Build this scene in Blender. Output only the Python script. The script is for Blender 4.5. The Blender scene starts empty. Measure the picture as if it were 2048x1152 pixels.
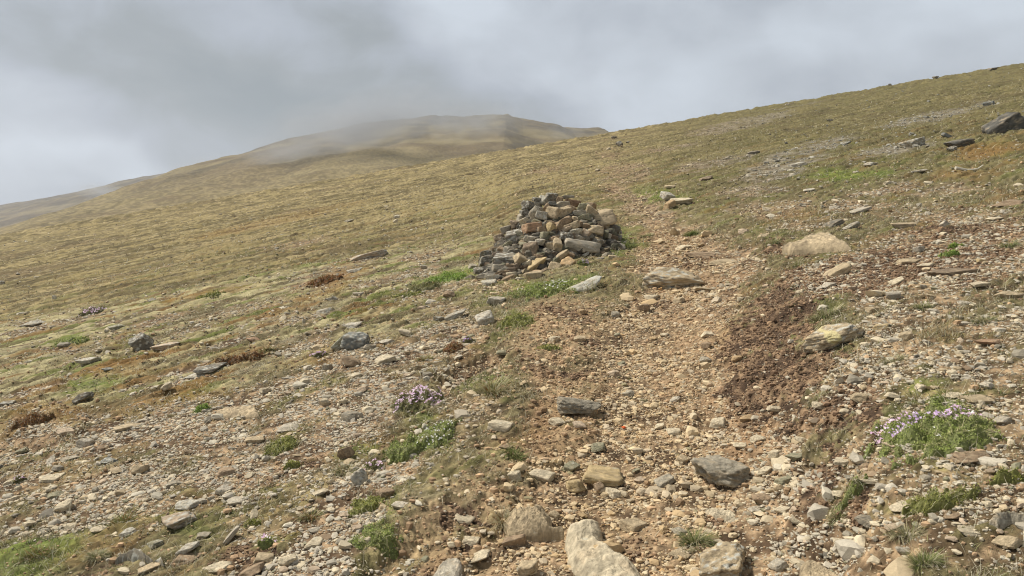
import bpy, bmesh, math, random
import numpy as np

# ------------------------------------------------------------------ camera
SC = bpy.context.scene
COL = SC.collection
F = 1479.0                       # focal length in photograph pixels (2048 wide)
EYE = 1.6
cd = bpy.data.cameras.new('camera')
cd.sensor_width = 36.0
cd.lens = 36.0 * F / 2048.0
cd.clip_start = 0.05
cd.clip_end = 6000.0
cam = bpy.data.objects.new('camera', cd)
cam.rotation_euler = (math.radians(90), 0, 0)
COL.objects.link(cam)
SC.camera = cam

# ------------------------------------------------------------------ view, sampling
SC.view_settings.view_transform = 'Standard'
SC.view_settings.look = 'None'
SC.view_settings.exposure = 0.86
SC.view_settings.gamma = 1.0
SC.render.engine = 'CYCLES'
SC.cycles.max_bounces = 6
SC.cycles.diffuse_bounces = 3
SC.cycles.glossy_bounces = 2
SC.cycles.volume_bounces = 1
SC.cycles.transparent_max_bounces = 8
SC.cycles.volume_step_rate = 2.0
SC.cycles.volume_max_steps = 128
SC.cycles.filter_width = 1.1
SC.cycles.use_denoising = True
SC.cycles.denoiser = 'OPENIMAGEDENOISE'
SC.cycles.denoising_input_passes = 'RGB_ALBEDO_NORMAL'
SC.cycles.denoising_prefilter = 'ACCURATE'

# ------------------------------------------------------------------ sky and sun
SUN_EL, SUN_AZ = math.radians(54), math.radians(-74)     # azimuth measured from straight ahead, negative = left
SKY_GAIN = 0.5
sd = bpy.data.lights.new('sun', 'SUN')
sd.energy = 3.3
sd.angle = math.radians(6)
sd.color = (1.0, 0.945, 0.86)
sun = bpy.data.objects.new('sun', sd)
sdir = (math.cos(SUN_EL) * math.sin(SUN_AZ), math.cos(SUN_EL) * math.cos(SUN_AZ), math.sin(SUN_EL))
from mathutils import Vector, Matrix
sun.rotation_euler = Vector(sdir).to_track_quat('Z', 'Y').to_euler()
sun.location = (-20, 30, 60)
COL.objects.link(sun)

W = bpy.data.worlds.new('World')
SC.world = W
W.use_nodes = True
nt = W.node_tree
nt.nodes.clear()
def N(t, **k):
    n = nt.nodes.new(t)
    for a, b in k.items():
        setattr(n, a, b)
    return n
def L(a, b): nt.links.new(a, b)
def setin(n, **k):
    for a, b in k.items(): n.inputs[a].default_value = b
out = N('ShaderNodeOutputWorld'); bg = N('ShaderNodeBackground')
sky = N('ShaderNodeTexSky', sky_type='NISHITA', sun_disc=False)
sky.sun_elevation = SUN_EL; sky.sun_rotation = SUN_AZ
sky.air_density = 1.0; sky.dust_density = 2.0
tc = N('ShaderNodeTexCoord')
nrm = N('ShaderNodeVectorMath', operation='NORMALIZE'); L(tc.outputs['Generated'], nrm.inputs[0])
def math_(op, a, b=None, clamp=False):
    m = N('ShaderNodeMath', operation=op, use_clamp=clamp)
    for i, v in enumerate((a, b)):
        if v is None: continue
        if isinstance(v, (int, float)): m.inputs[i].default_value = v
        else: L(v, m.inputs[i])
    return m.outputs[0]
def skydir(px, py):
    v = Vector(((px - 1024) / F, 1, (576 - py) / F)); v.normalize(); return v
def cloud_noise(scale, zs, detail, rough, off, dist=0.0):
    mp = N('ShaderNodeMapping'); mp.inputs['Scale'].default_value = (scale, scale, scale * zs); mp.inputs['Location'].default_value = off
    L(nrm.outputs[0], mp.inputs[0])
    nz = N('ShaderNodeTexNoise'); setin(nz, Scale=1.0, Detail=detail, Roughness=rough, Distortion=dist); L(mp.outputs[0], nz.inputs['Vector'])
    return nz.outputs['Fac']
def blob(px, py, rx, ry, amp, warp):
    """soft cloud mass in a direction of the sky"""
    c = skydir(px, py)
    s = N('ShaderNodeVectorMath', operation='SUBTRACT'); L(warp, s.inputs[0]); s.inputs[1].default_value = c
    m = N('ShaderNodeVectorMath', operation='MULTIPLY'); L(s.outputs[0], m.inputs[0]); m.inputs[1].default_value = (F / rx, F / rx, F / ry)
    l = N('ShaderNodeVectorMath', operation='DOT_PRODUCT'); L(m.outputs[0], l.inputs[0]); L(m.outputs[0], l.inputs[1])
    e = math_('POWER', 2.718, math_('MULTIPLY', l.outputs['Value'], -0.9))
    return math_('MULTIPLY', e, amp)
wn = N('ShaderNodeTexNoise'); setin(wn, Scale=4.0, Detail=4.0, Roughness=0.5); L(nrm.outputs[0], wn.inputs['Vector'])
ws = N('ShaderNodeVectorMath', operation='SUBTRACT'); L(wn.outputs['Color'], ws.inputs[0]); ws.inputs[1].default_value = (.5, .5, .5)
wm = N('ShaderNodeVectorMath', operation='SCALE'); L(ws.outputs[0], wm.inputs[0]); wm.inputs['Scale'].default_value = 0.22
wa = N('ShaderNodeVectorMath', operation='ADD'); L(nrm.outputs[0], wa.inputs[0]); L(wm.outputs[0], wa.inputs[1])
warp = wa.outputs[0]
terms = [math_('MULTIPLY', math_('SUBTRACT', cloud_noise(2.6, 1.8, 5, 0.5, (3.1, 1.7, 0.2), 0.3), 0.5), 0.6),
         math_('MULTIPLY', math_('SUBTRACT', cloud_noise(8.0, 1.8, 6, 0.55, (0.3, 4.7, 1.2), 0.4), 0.5), 0.8)]
for a in ((640, 205, 430, 100, -0.46), (560, 90, 260, 90, -0.16), (960, 50, 130, 70, 0.42), (260, 380, 190, 34, 0.34),
          (90, 150, 190, 120, 0.02), (1010, 150, 120, 60, 0.22), (1330, 130, 180, 120, 0.26), (1900, 40, 280, 80, 0.32), (1150, 215, 160, 40, 0.10),
          (1560, 215, 260, 50, -0.02), (1720, 130, 200, 50, -0.12), (150, 20, 250, 50, -0.05), (1450, 10, 160, 40, -0.12), (1200, 20, 120, 40, -0.1), (1280, 230, 120, 30, .1)):
    terms.append(blob(*a, warp))
acc = 0.58
for t in terms: acc = math_('ADD', acc, t)
ramp = N('ShaderNodeValToRGB'); L(acc, ramp.inputs[0])
cr = ramp.color_ramp
cr.elements[0].position = 0.05; cr.elements[0].color = (0.275, 0.325, 0.355, 1)
cr.elements[1].position = 0.98; cr.elements[1].color = (0.70, 0.775, 0.865, 1)
for p, c in ((0.28, (0.335, 0.385, 0.425, 1)), (0.5, (0.45, 0.51, 0.60, 1)), (0.7, (0.56, 0.63, 0.725, 1))):
    e = cr.elements.new(p); e.color = (c[0] * 1.02, c[1], c[2] * .975, 1)
# the unseen sky above the view is dimmed to cut the fill light
sep = N('ShaderNodeSeparateXYZ'); L(nrm.outputs[0], sep.inputs[0])
zen = math_('SUBTRACT', 1.0, math_('MULTIPLY', math_('MULTIPLY', math_('SUBTRACT', sep.outputs['Z'], 0.40), 4.0, True), 0.5))
cl = N('ShaderNodeVectorMath', operation='SCALE'); L(ramp.outputs[0], cl.inputs[0]); L(zen, cl.inputs['Scale'])
sk = N('ShaderNodeVectorMath', operation='SCALE'); L(sky.outputs[0], sk.inputs[0]); sk.inputs['Scale'].default_value = 0.08
mx = N('ShaderNodeMix', data_type='RGBA'); mx.inputs['Factor'].default_value = 0.92
L(sk.outputs[0], mx.inputs['A']); L(cl.outputs[0], mx.inputs['B'])
L(mx.outputs['Result'], bg.inputs['Color']); bg.inputs['Strength'].default_value = SKY_GAIN
L(bg.outputs[0], out.inputs['Surface'])

# ------------------------------------------------------------------ noise
RNG = np.random.default_rng(7)
PERM = RNG.permutation(4096).astype(np.int64)
GA = RNG.uniform(0, 2 * np.pi, 4096)
GX, GY = np.cos(GA).astype(np.float32), np.sin(GA).astype(np.float32)
def perlin(x, y, s=0):
    x = np.asarray(x, np.float64) + 57.3 * s; y = np.asarray(y, np.float64) + 91.7 * s
    xi = np.floor(x).astype(np.int64); yi = np.floor(y).astype(np.int64)
    fx = (x - xi).astype(np.float32); fy = (y - yi).astype(np.float32)
    def g(ix, iy, dx, dy):
        h = PERM[(PERM[ix & 4095] + iy) & 4095]
        return GX[h] * dx + GY[h] * dy
    u = fx * fx * fx * (fx * (fx * 6 - 15) + 10); v = fy * fy * fy * (fy * (fy * 6 - 15) + 10)
    a = g(xi, yi, fx, fy); b = g(xi + 1, yi, fx - 1, fy)
    c = g(xi, yi + 1, fx, fy - 1); d = g(xi + 1, yi + 1, fx - 1, fy - 1)
    return ((a + u * (b - a)) * (1 - v) + (c + u * (d - c)) * v) * 1.5
def fbm(x, y, o=4, s=0, gain=0.5):
    r = 0; a = 1.0; t = 0
    for i in range(o):
        r = r + a * perlin(x * 2 ** i, y * 2 ** i, s + i * 3); t += a; a *= gain
    return r / t
G3 = RNG.normal(size=(4096, 3)); G3 /= np.linalg.norm(G3, axis=1)[:, None]
def perlin3(P, s=0):
    P = P + s * 37.7
    I = np.floor(P).astype(np.int64); f = P - I
    w = f * f * f * (f * (f * 6 - 15) + 10)
    r = 0
    for dx in (0, 1):
        for dy in (0, 1):
            for dz in (0, 1):
                h = PERM[(PERM[(PERM[(I[:, 0] + dx) & 4095] + I[:, 1] + dy) & 4095] + I[:, 2] + dz) & 4095]
                d = f - np.array([dx, dy, dz])
                k = (w[:, 0] if dx else 1 - w[:, 0]) * (w[:, 1] if dy else 1 - w[:, 1]) * (w[:, 2] if dz else 1 - w[:, 2])
                r = r + k * (G3[h] * d).sum(1)
    return r * 1.4
def fbm3(P, o=3, s=0, gain=0.5):
    r = 0; a = 1.0
    for i in range(o):
        r = r + a * perlin3(P * 2 ** i, s + i * 5); a *= gain
    return r
def sstep(a, b, x):
    t = np.clip((x - a) / (b - a), 0, 1); return t * t * (3 - 2 * t)

# ------------------------------------------------------------------ the lie of the land (world metres, camera at the origin)
TA, TB, TK, TY0 = 0.168, 0.2115, 2.2e-4, 30.0
def slope(x, y):
    q = np.maximum(y - TY0, 0)
    return TA * x + TB * y - EYE - TK * q * q
def plane_Y(u, v):
    """distance at which a line of sight (u,1,v) meets the smooth slope"""
    u = np.asarray(u, float); v = np.asarray(v, float)
    d = np.maximum(TA * u + TB - v, 0.0305)
    Y = EYE / d
    for _ in range(40):
        q = np.maximum(Y - TY0, 0)
        Y = 0.5 * Y + 0.5 * np.clip((EYE + TK * q * q) / d, 0.5, 88)
    return Y
def px2ul(px, py):
    u = (np.asarray(px, float) - 1024) / F; v = (576 - np.asarray(py, float)) / F
    return u, np.log(plane_Y(u, v))

MU, ML = 900, 900
U0, U1, L0, L1 = -0.95, 0.95, math.log(1.6), math.log(90)
UU, LL = np.meshgrid(np.linspace(U0, U1, MU), np.linspace(L0, L1, ML))
def poly_mask(pts):
    u, l = px2ul([p[0] for p in pts], [p[1] for p in pts])
    m = np.zeros(UU.shape, bool); n = len(u)
    for i in range(n):
        j = (i + 1) % n
        if l[i] == l[j]: continue
        c = ((l[i] > LL) != (l[j] > LL)) & (UU < (u[j] - u[i]) * (LL - l[i]) / (l[j] - l[i]) + u[i])
        m ^= c
    return m.astype(np.float32)
def box(m, r, ax):
    c = np.cumsum(np.concatenate([np.repeat(np.take(m, [0], ax), r + 1, ax), m, np.repeat(np.take(m, [-1], ax), r, ax)], ax), ax, dtype=np.float64)
    n = m.shape[ax]
    return ((np.take(c, range(2 * r + 1, 2 * r + 1 + n), ax) - np.take(c, range(0, n), ax)) / (2 * r + 1)).astype(np.float32)
def blur(m, r):
    for _ in range(2):
        m = box(box(m, r, 0), r, 1)
    return m
def ell(px, py, rx, ry, rot=0.0):
    """ground ellipse that the photo shows with those half-axes, as a soft mask"""
    a = np.linspace(0, 2 * np.pi, 20, endpoint=False); r = math.radians(rot)
    ex, ey = rx * np.cos(a), ry * np.sin(a)
    return poly_mask([(px + X * math.cos(r) + Y * math.sin(r), py - X * math.sin(r) + Y * math.cos(r)) for X, Y in zip(ex, ey)])
def over(base, m, amt=1.0, r=5):
    return np.maximum(base, blur(m, r) * amt)
Z = np.zeros(UU.shape, np.float32)
M = {}
# gravel and scree
path = poly_mask([(960, 1200), (990, 1010), (1090, 930), (1180, 850), (1205, 770), (1175, 690), (1235, 600), (1290, 575), (1270, 520), (1290, 470), (1280, 440),
                  (1230, 400), (1200, 370), (1250, 365), (1330, 420), (1360, 450), (1470, 470), (1530, 510), (1480, 570), (1440, 640), (1470, 720), (1560, 800), (1620, 860), (1620, 930), (1640, 1010), (1700, 1060), (1740, 1200)])
G = over(Z, path, 1.0)
right = poly_mask([(1560, 560), (1640, 520), (1760, 480), (2048, 440), (2400, 420), (2400, 1250), (1720, 1250), (1640, 900), (1600, 820), (1720, 720), (1700, 640)])
G = over(G, right, 0.66)
lscree = poly_mask([(-300, 950), (0, 880), (200, 835), (420, 800), (600, 745), (690, 690), (900, 640), (1000, 650), (960, 700), (860, 750), (780, 850), (620, 950), (450, 1040), (250, 1050), (0, 1070), (-300, 1150)])
G = over(G, lscree, 0.80)
bscree = poly_mask([(400, 1250), (470, 1110), (560, 1070), (690, 950), (800, 900), (860, 920), (800, 990), (770, 1060), (700, 1120), (700, 1250)])
G = over(G, bscree, 0.95)
strip = poly_mask([(845, 775), (880, 742), (990, 695), (1022, 702), (960, 752), (900, 792)])
G = over(G, strip, 1.0, 3)
clay = poly_mask([(1030, 690), (1060, 610), (1150, 595), (1230, 600), (1180, 690), (1210, 770), (1190, 850), (1100, 940), (1000, 1010), (980, 1200), (700, 1200), (770, 1090), (850, 1010), (960, 940), (1050, 880), (1060, 760)])
G = over(G, clay, 0.35)
for e in ((1250, 350, 45, 20), (1215, 310, 14, 14), (1570, 330, 110, 26, 25), (1660, 290, 60, 12, 15), (1500, 385, 60, 12), (1710, 415, 70, 14), (640, 565, 60, 16, 20), (740, 515, 40, 10, 20),
          (1900, 430, 130, 22), (1100, 700, 30, 20), (60, 655, 50, 14), (870, 580, 80, 14, 15), (850, 510, 60, 10, 15), (1550, 420, 90, 14), (250, 660, 70, 12, 15), (380, 660, 60, 9, 15), (900, 625, 60, 10),
          (140, 700, 60, 12), (620, 690, 60, 14, 20), (1790, 300, 80, 9, 10), (1960, 215, 30, 6), (1270, 440, 30, 14), (1000, 575, 60, 10)):
    G = over(G, ell(*e), 0.62, 3)
G = over(G, poly_mask([(450, 1080), (620, 960), (780, 860), (880, 790), (1000, 740), (1050, 780), (1000, 850), (900, 900), (800, 980), (640, 1080)]), .42, 8)
for e in ((1480, 250, 120, 10, 12), (1850, 240, 100, 9, 10), (1640, 200, 90, 6, 12), (1900, 380, 90, 10, 5), (1420, 330, 80, 10, 10), (480, 620, 90, 8, 14), (330, 640, 80, 8, 14), (780, 560, 90, 12, 14), (560, 650, 90, 10, 14), (160, 640, 80, 8, 12),
          (860, 600, 60, 9, 12), (1000, 520, 40, 10, 10), (300, 520, 60, 4, 12), (600, 470, 70, 5, 12), (1100, 340, 50, 6, 10), (1330, 300, 60, 5, 10), (1760, 380, 80, 9, 8), (1600, 450, 80, 8, 5)):
    G = over(G, ell(*e), .6, 3)
M['G'] = G
# bare dark soil, plus one rock shadow painted in beside the tilted slab
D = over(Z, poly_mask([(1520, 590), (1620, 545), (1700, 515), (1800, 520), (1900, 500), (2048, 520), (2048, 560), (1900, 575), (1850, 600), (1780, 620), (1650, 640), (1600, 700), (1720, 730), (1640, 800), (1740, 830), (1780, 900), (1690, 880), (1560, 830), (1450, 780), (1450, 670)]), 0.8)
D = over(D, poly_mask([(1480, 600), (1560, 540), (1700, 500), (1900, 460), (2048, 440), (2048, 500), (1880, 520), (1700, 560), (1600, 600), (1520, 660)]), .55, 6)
for e in ((1140, 625, 60, 16, -5), (1120, 735, 90, 14, 5), (925, 1020, 65, 20, -5), (1640, 960, 40, 60), (2040, 1065, 60, 25), (1800, 590, 120, 14, 8), (1880, 460, 110, 10, 8), (1600, 500, 60, 10), (1555, 495, 30, 14),  # last on this line: the shadowed hole by the tilted slab
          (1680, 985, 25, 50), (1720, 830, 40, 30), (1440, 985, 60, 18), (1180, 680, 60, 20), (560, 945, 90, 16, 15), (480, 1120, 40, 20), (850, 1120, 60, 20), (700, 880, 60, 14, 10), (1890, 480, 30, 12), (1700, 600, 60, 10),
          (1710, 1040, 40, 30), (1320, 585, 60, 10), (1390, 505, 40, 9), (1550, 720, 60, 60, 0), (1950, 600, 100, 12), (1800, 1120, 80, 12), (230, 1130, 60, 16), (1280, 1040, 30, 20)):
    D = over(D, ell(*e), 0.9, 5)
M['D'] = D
C = over(Z, clay, 0.9, 8)
for e in ((1420, 700, 110, 120), (1300, 1130, 90, 70), (1390, 600, 90, 30), (1330, 470, 60, 20), (1500, 850, 90, 60), (1450, 1090, 80, 40), (150, 950, 60, 16), (1560, 420, 40, 7), (1340, 440, 40, 10), (1400, 540, 120, 20), (1720, 1100, 60, 30), (1250, 1000, 160, 40)):
    C = over(C, ell(*e), 0.7, 10)
M['C'] = C
# vivid green, rusty heath, pale moss, lush grass
V = Z
for e in ((890, 556, 62, 12, 12), (60, 1110, 130, 40, 15), (230, 1040, 130, 20, 12), (820, 590, 42, 7, 10), (1080, 575, 110, 18, 5), (850, 880, 60, 40), (740, 1030, 50, 40, 40), (560, 890, 34, 20, 30), (1870, 880, 90, 40),
          (1880, 1005, 80, 26, 5), (1695, 990, 40, 20), (1255, 490, 40, 20), (140, 682, 30, 9, 10), (405, 822, 18, 8), (1240, 470, 50, 18), (1030, 645, 36, 16), (2020, 960, 40, 14), (1900, 500, 22, 9), (1850, 1090, 80, 30), (700, 900, 60, 20),
          (180, 770, 60, 16, 10), (1700, 350, 80, 10), (1300, 390, 60, 14), (640, 520, 70, 6, 12), (100, 900, 70, 24, 12), (1390, 1070, 50, 24), (980, 770, 50, 20), (440, 830, 60, 12)):
    V = over(V, ell(*e), 0.85, 4)
for e in ((360, 900, 70, 12, 12), (180, 930, 60, 9, 12), (700, 790, 50, 14, 15), (480, 900, 40, 10, 12), (60, 1000, 50, 8, 10), (600, 860, 50, 12, 20), (500, 990, 90, 30, 15), (400, 1060, 60, 20, 15), (620, 1000, 60, 24, 20), (300, 980, 50, 12, 12), (660, 770, 60, 14, 12), (560, 800, 50, 12, 12), (1960, 900, 80, 30), (1740, 760, 60, 14), (1980, 1110, 70, 24), (1640, 650, 60, 10)):
    V = over(V, ell(*e), .6, 5)
M['V'] = V
R = Z
for e in ((540, 960, 80, 14, 15), (300, 870, 60, 8, 12), (620, 720, 60, 12, 15), (780, 700, 50, 10, 12), (420, 1000, 60, 10, 14), (740, 880, 40, 14, 15), (60, 840, 60, 26, 15), (90, 850, 90, 40, 12), (330, 805, 140, 16, 12), (490, 715, 60, 14, 10), (680, 560, 45, 22, 30), (905, 705, 45, 14), (640, 590, 60, 10, 15), (260, 745, 70, 14), (250, 1015, 80, 16, 15), (640, 1040, 80, 14, 25),
          (1640, 180, 200, 9, 10), (1980, 300, 80, 14, 5), (1500, 230, 150, 7, 10), (420, 590, 100, 7, 12), (560, 430, 200, 7, 12), (1930, 350, 70, 8), (230, 690, 30, 6), (330, 700, 60, 8), (640, 905, 60, 14, 15), (560, 1000, 60, 12, 15), (1590, 430, 60, 7)):
    R = over(R, ell(*e), 0.8, 5)
M['R'] = R
P_ = over(Z, poly_mask([(-400, 760), (0, 645), (300, 592), (600, 535), (780, 500), (960, 470), (960, 560), (900, 640), (700, 690), (420, 790), (200, 830), (0, 880), (-400, 1000)]), 1.0, 8)
M['P'] = P_
# relief in metres
H = Z + 0.0
H = H - 0.14 * blur(path, 26)
H = H + 0.16 * blur(poly_mask([(1600, 640), (1760, 560), (2048, 520), (2500, 500), (2500, 1300), (1760, 1300), (1690, 960), (1640, 800), (1740, 690)]), 40)
H = H - 0.11 * blur(poly_mask([(700, 1250), (760, 1090), (850, 1035), (985, 1030), (1010, 1090), (1010, 1250)]), 9)
H = H - 0.20 * blur(poly_mask([(-600, 720), (0, 632), (300, 583), (600, 526), (770, 497), (940, 470), (1000, 440), (1010, 300), (-600, 420)]), 10)
H = H - 0.10 * blur(strip, 6)
H = H + 0.035 * blur(poly_mask([(880, 810), (1000, 730), (1040, 640), (1090, 600), (1110, 620), (1070, 740), (1040, 850), (900, 900)]), 10)
for e in ((1560, 480, 40, 12, 0, .08), (1225, 560, 60, 14, 0, .07), (1620, 630, 90, 14, 0, .08), (1440, 760, 60, 60, 0, -.04), (1880, 470, 40, 12, 0, .07), (90, 860, 90, 40, 0, .06), (1390, 503, 45, 10, 0, .06)):
    H = H + e[5] * blur(ell(*e[:5]), 5)
M['H'] = H
KEYS = list(M)
STK = np.stack([M[k] for k in KEYS], -1)
def cover(x, y):
    """what covers the ground at world x, y"""
    Y = np.maximum(y, 1.6); u = x / Y; l = np.log(Y)
    n1 = perlin(u * 14, l * 14, 1) * 0.022 + perlin(u * 50, l * 50, 2) * 0.011 + perlin(u * 160, l * 160, 7) * 0.006
    n2 = perlin(u * 14, l * 14, 3) * 0.035 + perlin(u * 50, l * 50, 4) * 0.018 + perlin(u * 160, l * 160, 8) * 0.008
    a = np.clip((u + n1 - U0) / (U1 - U0), 0, 1) * (MU - 1.001); b = np.clip((l + n2 - L0) / (L1 - L0), 0, 1) * (ML - 1.001)
    i = a.astype(int); j = b.astype(int); fa = (a - i)[..., None]; fb = (b - j)[..., None]
    s = (STK[j, i] * (1 - fa) + STK[j, i + 1] * fa) * (1 - fb) + (STK[j + 1, i] * (1 - fa) + STK[j + 1, i + 1] * fa) * fb
    s = s * sstep(95, 60, y)[..., None] * sstep(1.35, 0.95, np.abs(u))[..., None] if True else s
    o = {k: s[..., n] for n, k in enumerate(KEYS)}
    m1 = fbm(x / .55, y / .42, 3, 11); m2 = fbm(x / .16, y / .12, 3, 12)
    thin = sstep(.95, .75, o['G'])
    o['G'] = o['G'] * (1 - .85 * thin * sstep(.0, .35, m1 + .4 * m2))
    o['G'] = np.maximum(o['G'], o['P'] * .8 * sstep(.22, .42, fbm(x / .8, y / .3, 3, 13) + .3 * m2))
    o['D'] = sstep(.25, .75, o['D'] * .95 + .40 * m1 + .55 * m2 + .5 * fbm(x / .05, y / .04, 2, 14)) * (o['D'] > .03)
    o['C'] = o['C'] * sstep(-.5, .15, m1 + m2)
    return o

RB = np.array([(-900, 620), (-300, 530), (0, 468), (130, 461), (250, 425), (330, 396), (400, 370), (470, 342), (540, 313), (620, 285), (690, 268), (760, 257), (830, 248), (870, 243), (915, 242), (960, 241), (1015, 241), (1040, 249), (1100, 255), (1122, 262), (1190, 264), (1212, 277), (1300, 330), (2048, 420), (3200, 520)], float)
RC = np.array([(-1500, 640), (-700, 500), (-100, 426), (0, 415), (60, 404), (130, 393), (200, 381), (280, 362), (350, 346), (430, 332), (520, 316), (600, 302), (800, 300), (1100, 320), (2048, 420), (3200, 520)], float)
def hill(x, y, R_, YR, s, rough):
    u = x / YR
    v = np.interp(u * F + 1024, R_[:, 0], 576 - R_[:, 1]) / F
    zr = v * YR
    t = (y - YR)
    crest = np.where(t < 0, s * (np.sqrt(t * t + 900) - 30), 0.12 * t)
    z = zr - crest
    gul = np.abs(fbm((x + .35 * y) / 55, y / 170, 4, 23))
    return z + rough * (fbm(x / 40, y / 40, 5, 21) + 1.5 * gul * sstep(0, -60, t) - .4)
def ground(x, y):
    """height of the ground, with its hummocks and lumps, and its cover"""
    x = np.asarray(x, float); y = np.asarray(y, float)
    c = cover(x, y)
    r = np.hypot(x, y)
    z = slope(x, y) + c['H']
    veg = np.clip(1 - 1.2 * c['G'] - c['D'] * .8 - c['C'] * .5, 0, 1)
    sx, sy = x, y - 0.55 * x                       # terraces lie along the slope
    big = fbm(sx / 9.0, sy / 5.0, 3, 30)
    wq = .35 * fbm(x / .7, y / .7, 2, 37)
    hum = np.abs(perlin(sx / 0.58 + wq, sy / 0.27 + wq, 31)) * 2.2
    hum3 = np.abs(perlin(sx / 1.7 + wq, sy / 0.8, 33)) * 2.2
    hum2 = np.abs(perlin(sx / 0.25 + 3 + wq, sy / 0.11 - wq, 32)) * 2.2
    fin = fbm(sx / 0.11, sy / 0.075, 3, 34)
    pt = sstep(-0.25, 0.45, perlin(x / 3.1, y / 2.3, 36))
    far = sstep(8, 16, r)
    z = z + 0.10 * big * sstep(4, 25, r) + .30 * sstep(45, 80, r) * sstep(.0, .5, fbm(x / 2.2, y / 3, 4, 38))
    z = z + veg * (0.10 * sstep(16, 40, r) * (np.minimum(hum3, 1) ** .7 - .4) + (0.032 + 0.045 * far) * (np.minimum(hum, 1) ** .7 - .4) * (0.4 + 0.6 * pt) + (0.018 + 0.022 * far) * (np.minimum(hum2, 1) ** .7 - .4)) + (0.011 + 0.008 * far) * fin * (0.35 + 0.9 * veg)
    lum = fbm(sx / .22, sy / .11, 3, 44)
    z = z + veg * sstep(14, 8, r) * (.030 * lum + .018 * np.abs(perlin(sx / .10, sy / .055, 45))) * (.5 + .8 * c['P'])
    c['lum'] = lum
    z = z + (1 - veg) * (0.012 * perlin(x / 0.35, y / 0.3, 40) + 0.008 * perlin(x / 0.09, y / 0.09, 41) + 0.005 * perlin(x / 0.035, y / 0.03, 42) * sstep(9, 5, r))
    # the far hill and the ridge behind it
    hb = hill(x, y, RB, 480.0, 0.30, 2.2); hc = hill(x, y, RC, 950.0, 0.30, 2.5)
    steps = sstep(.15, .3, np.abs(perlin(x / 16, y / 34, 50))) * .8 * sstep(380, 460, y) * sstep(-90, -40, x)
    hb = hb + steps
    w = sstep(110, 170, y)
    m = np.maximum(hb, hc)
    k = 3.0; d = m - z
    zz = np.where(d > 0, m, z) + 0.25 * k * np.maximum(1 - np.abs(d) / k, 0) ** 2
    z = np.where(w > 0, z * (1 - w) + zz * w, z)
    c['veg'] = veg; c['hum'] = hum; c['hum2'] = hum2; c['hum3'] = hum3; c['fin'] = fin; c['pt'] = pt; c['hill'] = w * sstep(-1, 3, d); c['ridge'] = w * sstep(-1, 3, np.where(hc > hb, hc - z, -1.0)); c['big'] = big
    return z, c
def at(px, py):
    """world point where the photo's pixel meets the ground (scalar)"""
    u = (px - 1024) / F; v = (576 - py) / F
    Ys = np.exp(np.linspace(math.log(1.8), math.log(110), 1400))
    z, _ = ground(u * Ys, Ys)
    h = np.nonzero(z >= v * Ys)[0]
    i = int(h[0]) if len(h) else int(np.argmax(z / Ys - v))
    return u * Ys[i], Ys[i], float(z[i])
def gz(x, y):
    z, _ = ground(np.array([x]), np.array([y])); return float(z[0])

# ------------------------------------------------------------------ mesh and material helpers
def mesh_from(name, V, Fs, col=None, mat=None, smooth=False):
    """Fs: int array (n,3) or (n,4); col: (nverts,3) linear"""
    me = bpy.data.meshes.new(name)
    V = np.ascontiguousarray(V, np.float32); Fs = np.ascontiguousarray(Fs, np.int32)
    n, k = Fs.shape
    me.vertices.add(len(V)); me.vertices.foreach_set('co', V.ravel())
    me.loops.add(n * k); me.loops.foreach_set('vertex_index', Fs.ravel())
    me.polygons.add(n); me.polygons.foreach_set('loop_start', np.arange(0, n * k, k, dtype=np.int32))
    me.polygons.foreach_set('use_smooth', np.full(n, smooth, bool))
    me.update(calc_edges=True)
    if col is not None:
        a = me.color_attributes.new('Col', 'FLOAT_COLOR', 'POINT')
        c = np.ones((len(V), 4), np.float32); c[:, :3] = np.clip(col, 0, 1); a.data.foreach_set('color', c.ravel())
    if mat: me.materials.append(mat)
    return me
def obj(name, me, parent=None, loc=None):
    o = bpy.data.objects.new(name, me); COL.objects.link(o)
    if parent: o.parent = parent
    if loc is not None: o.location = loc
    return o
def tag(o, label=None, cat=None, group=None, kind=None):
    if label: o['label'] = label
    if cat: o['category'] = cat
    if group: o['group'] = group
    if kind: o['kind'] = kind
    return o
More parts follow.
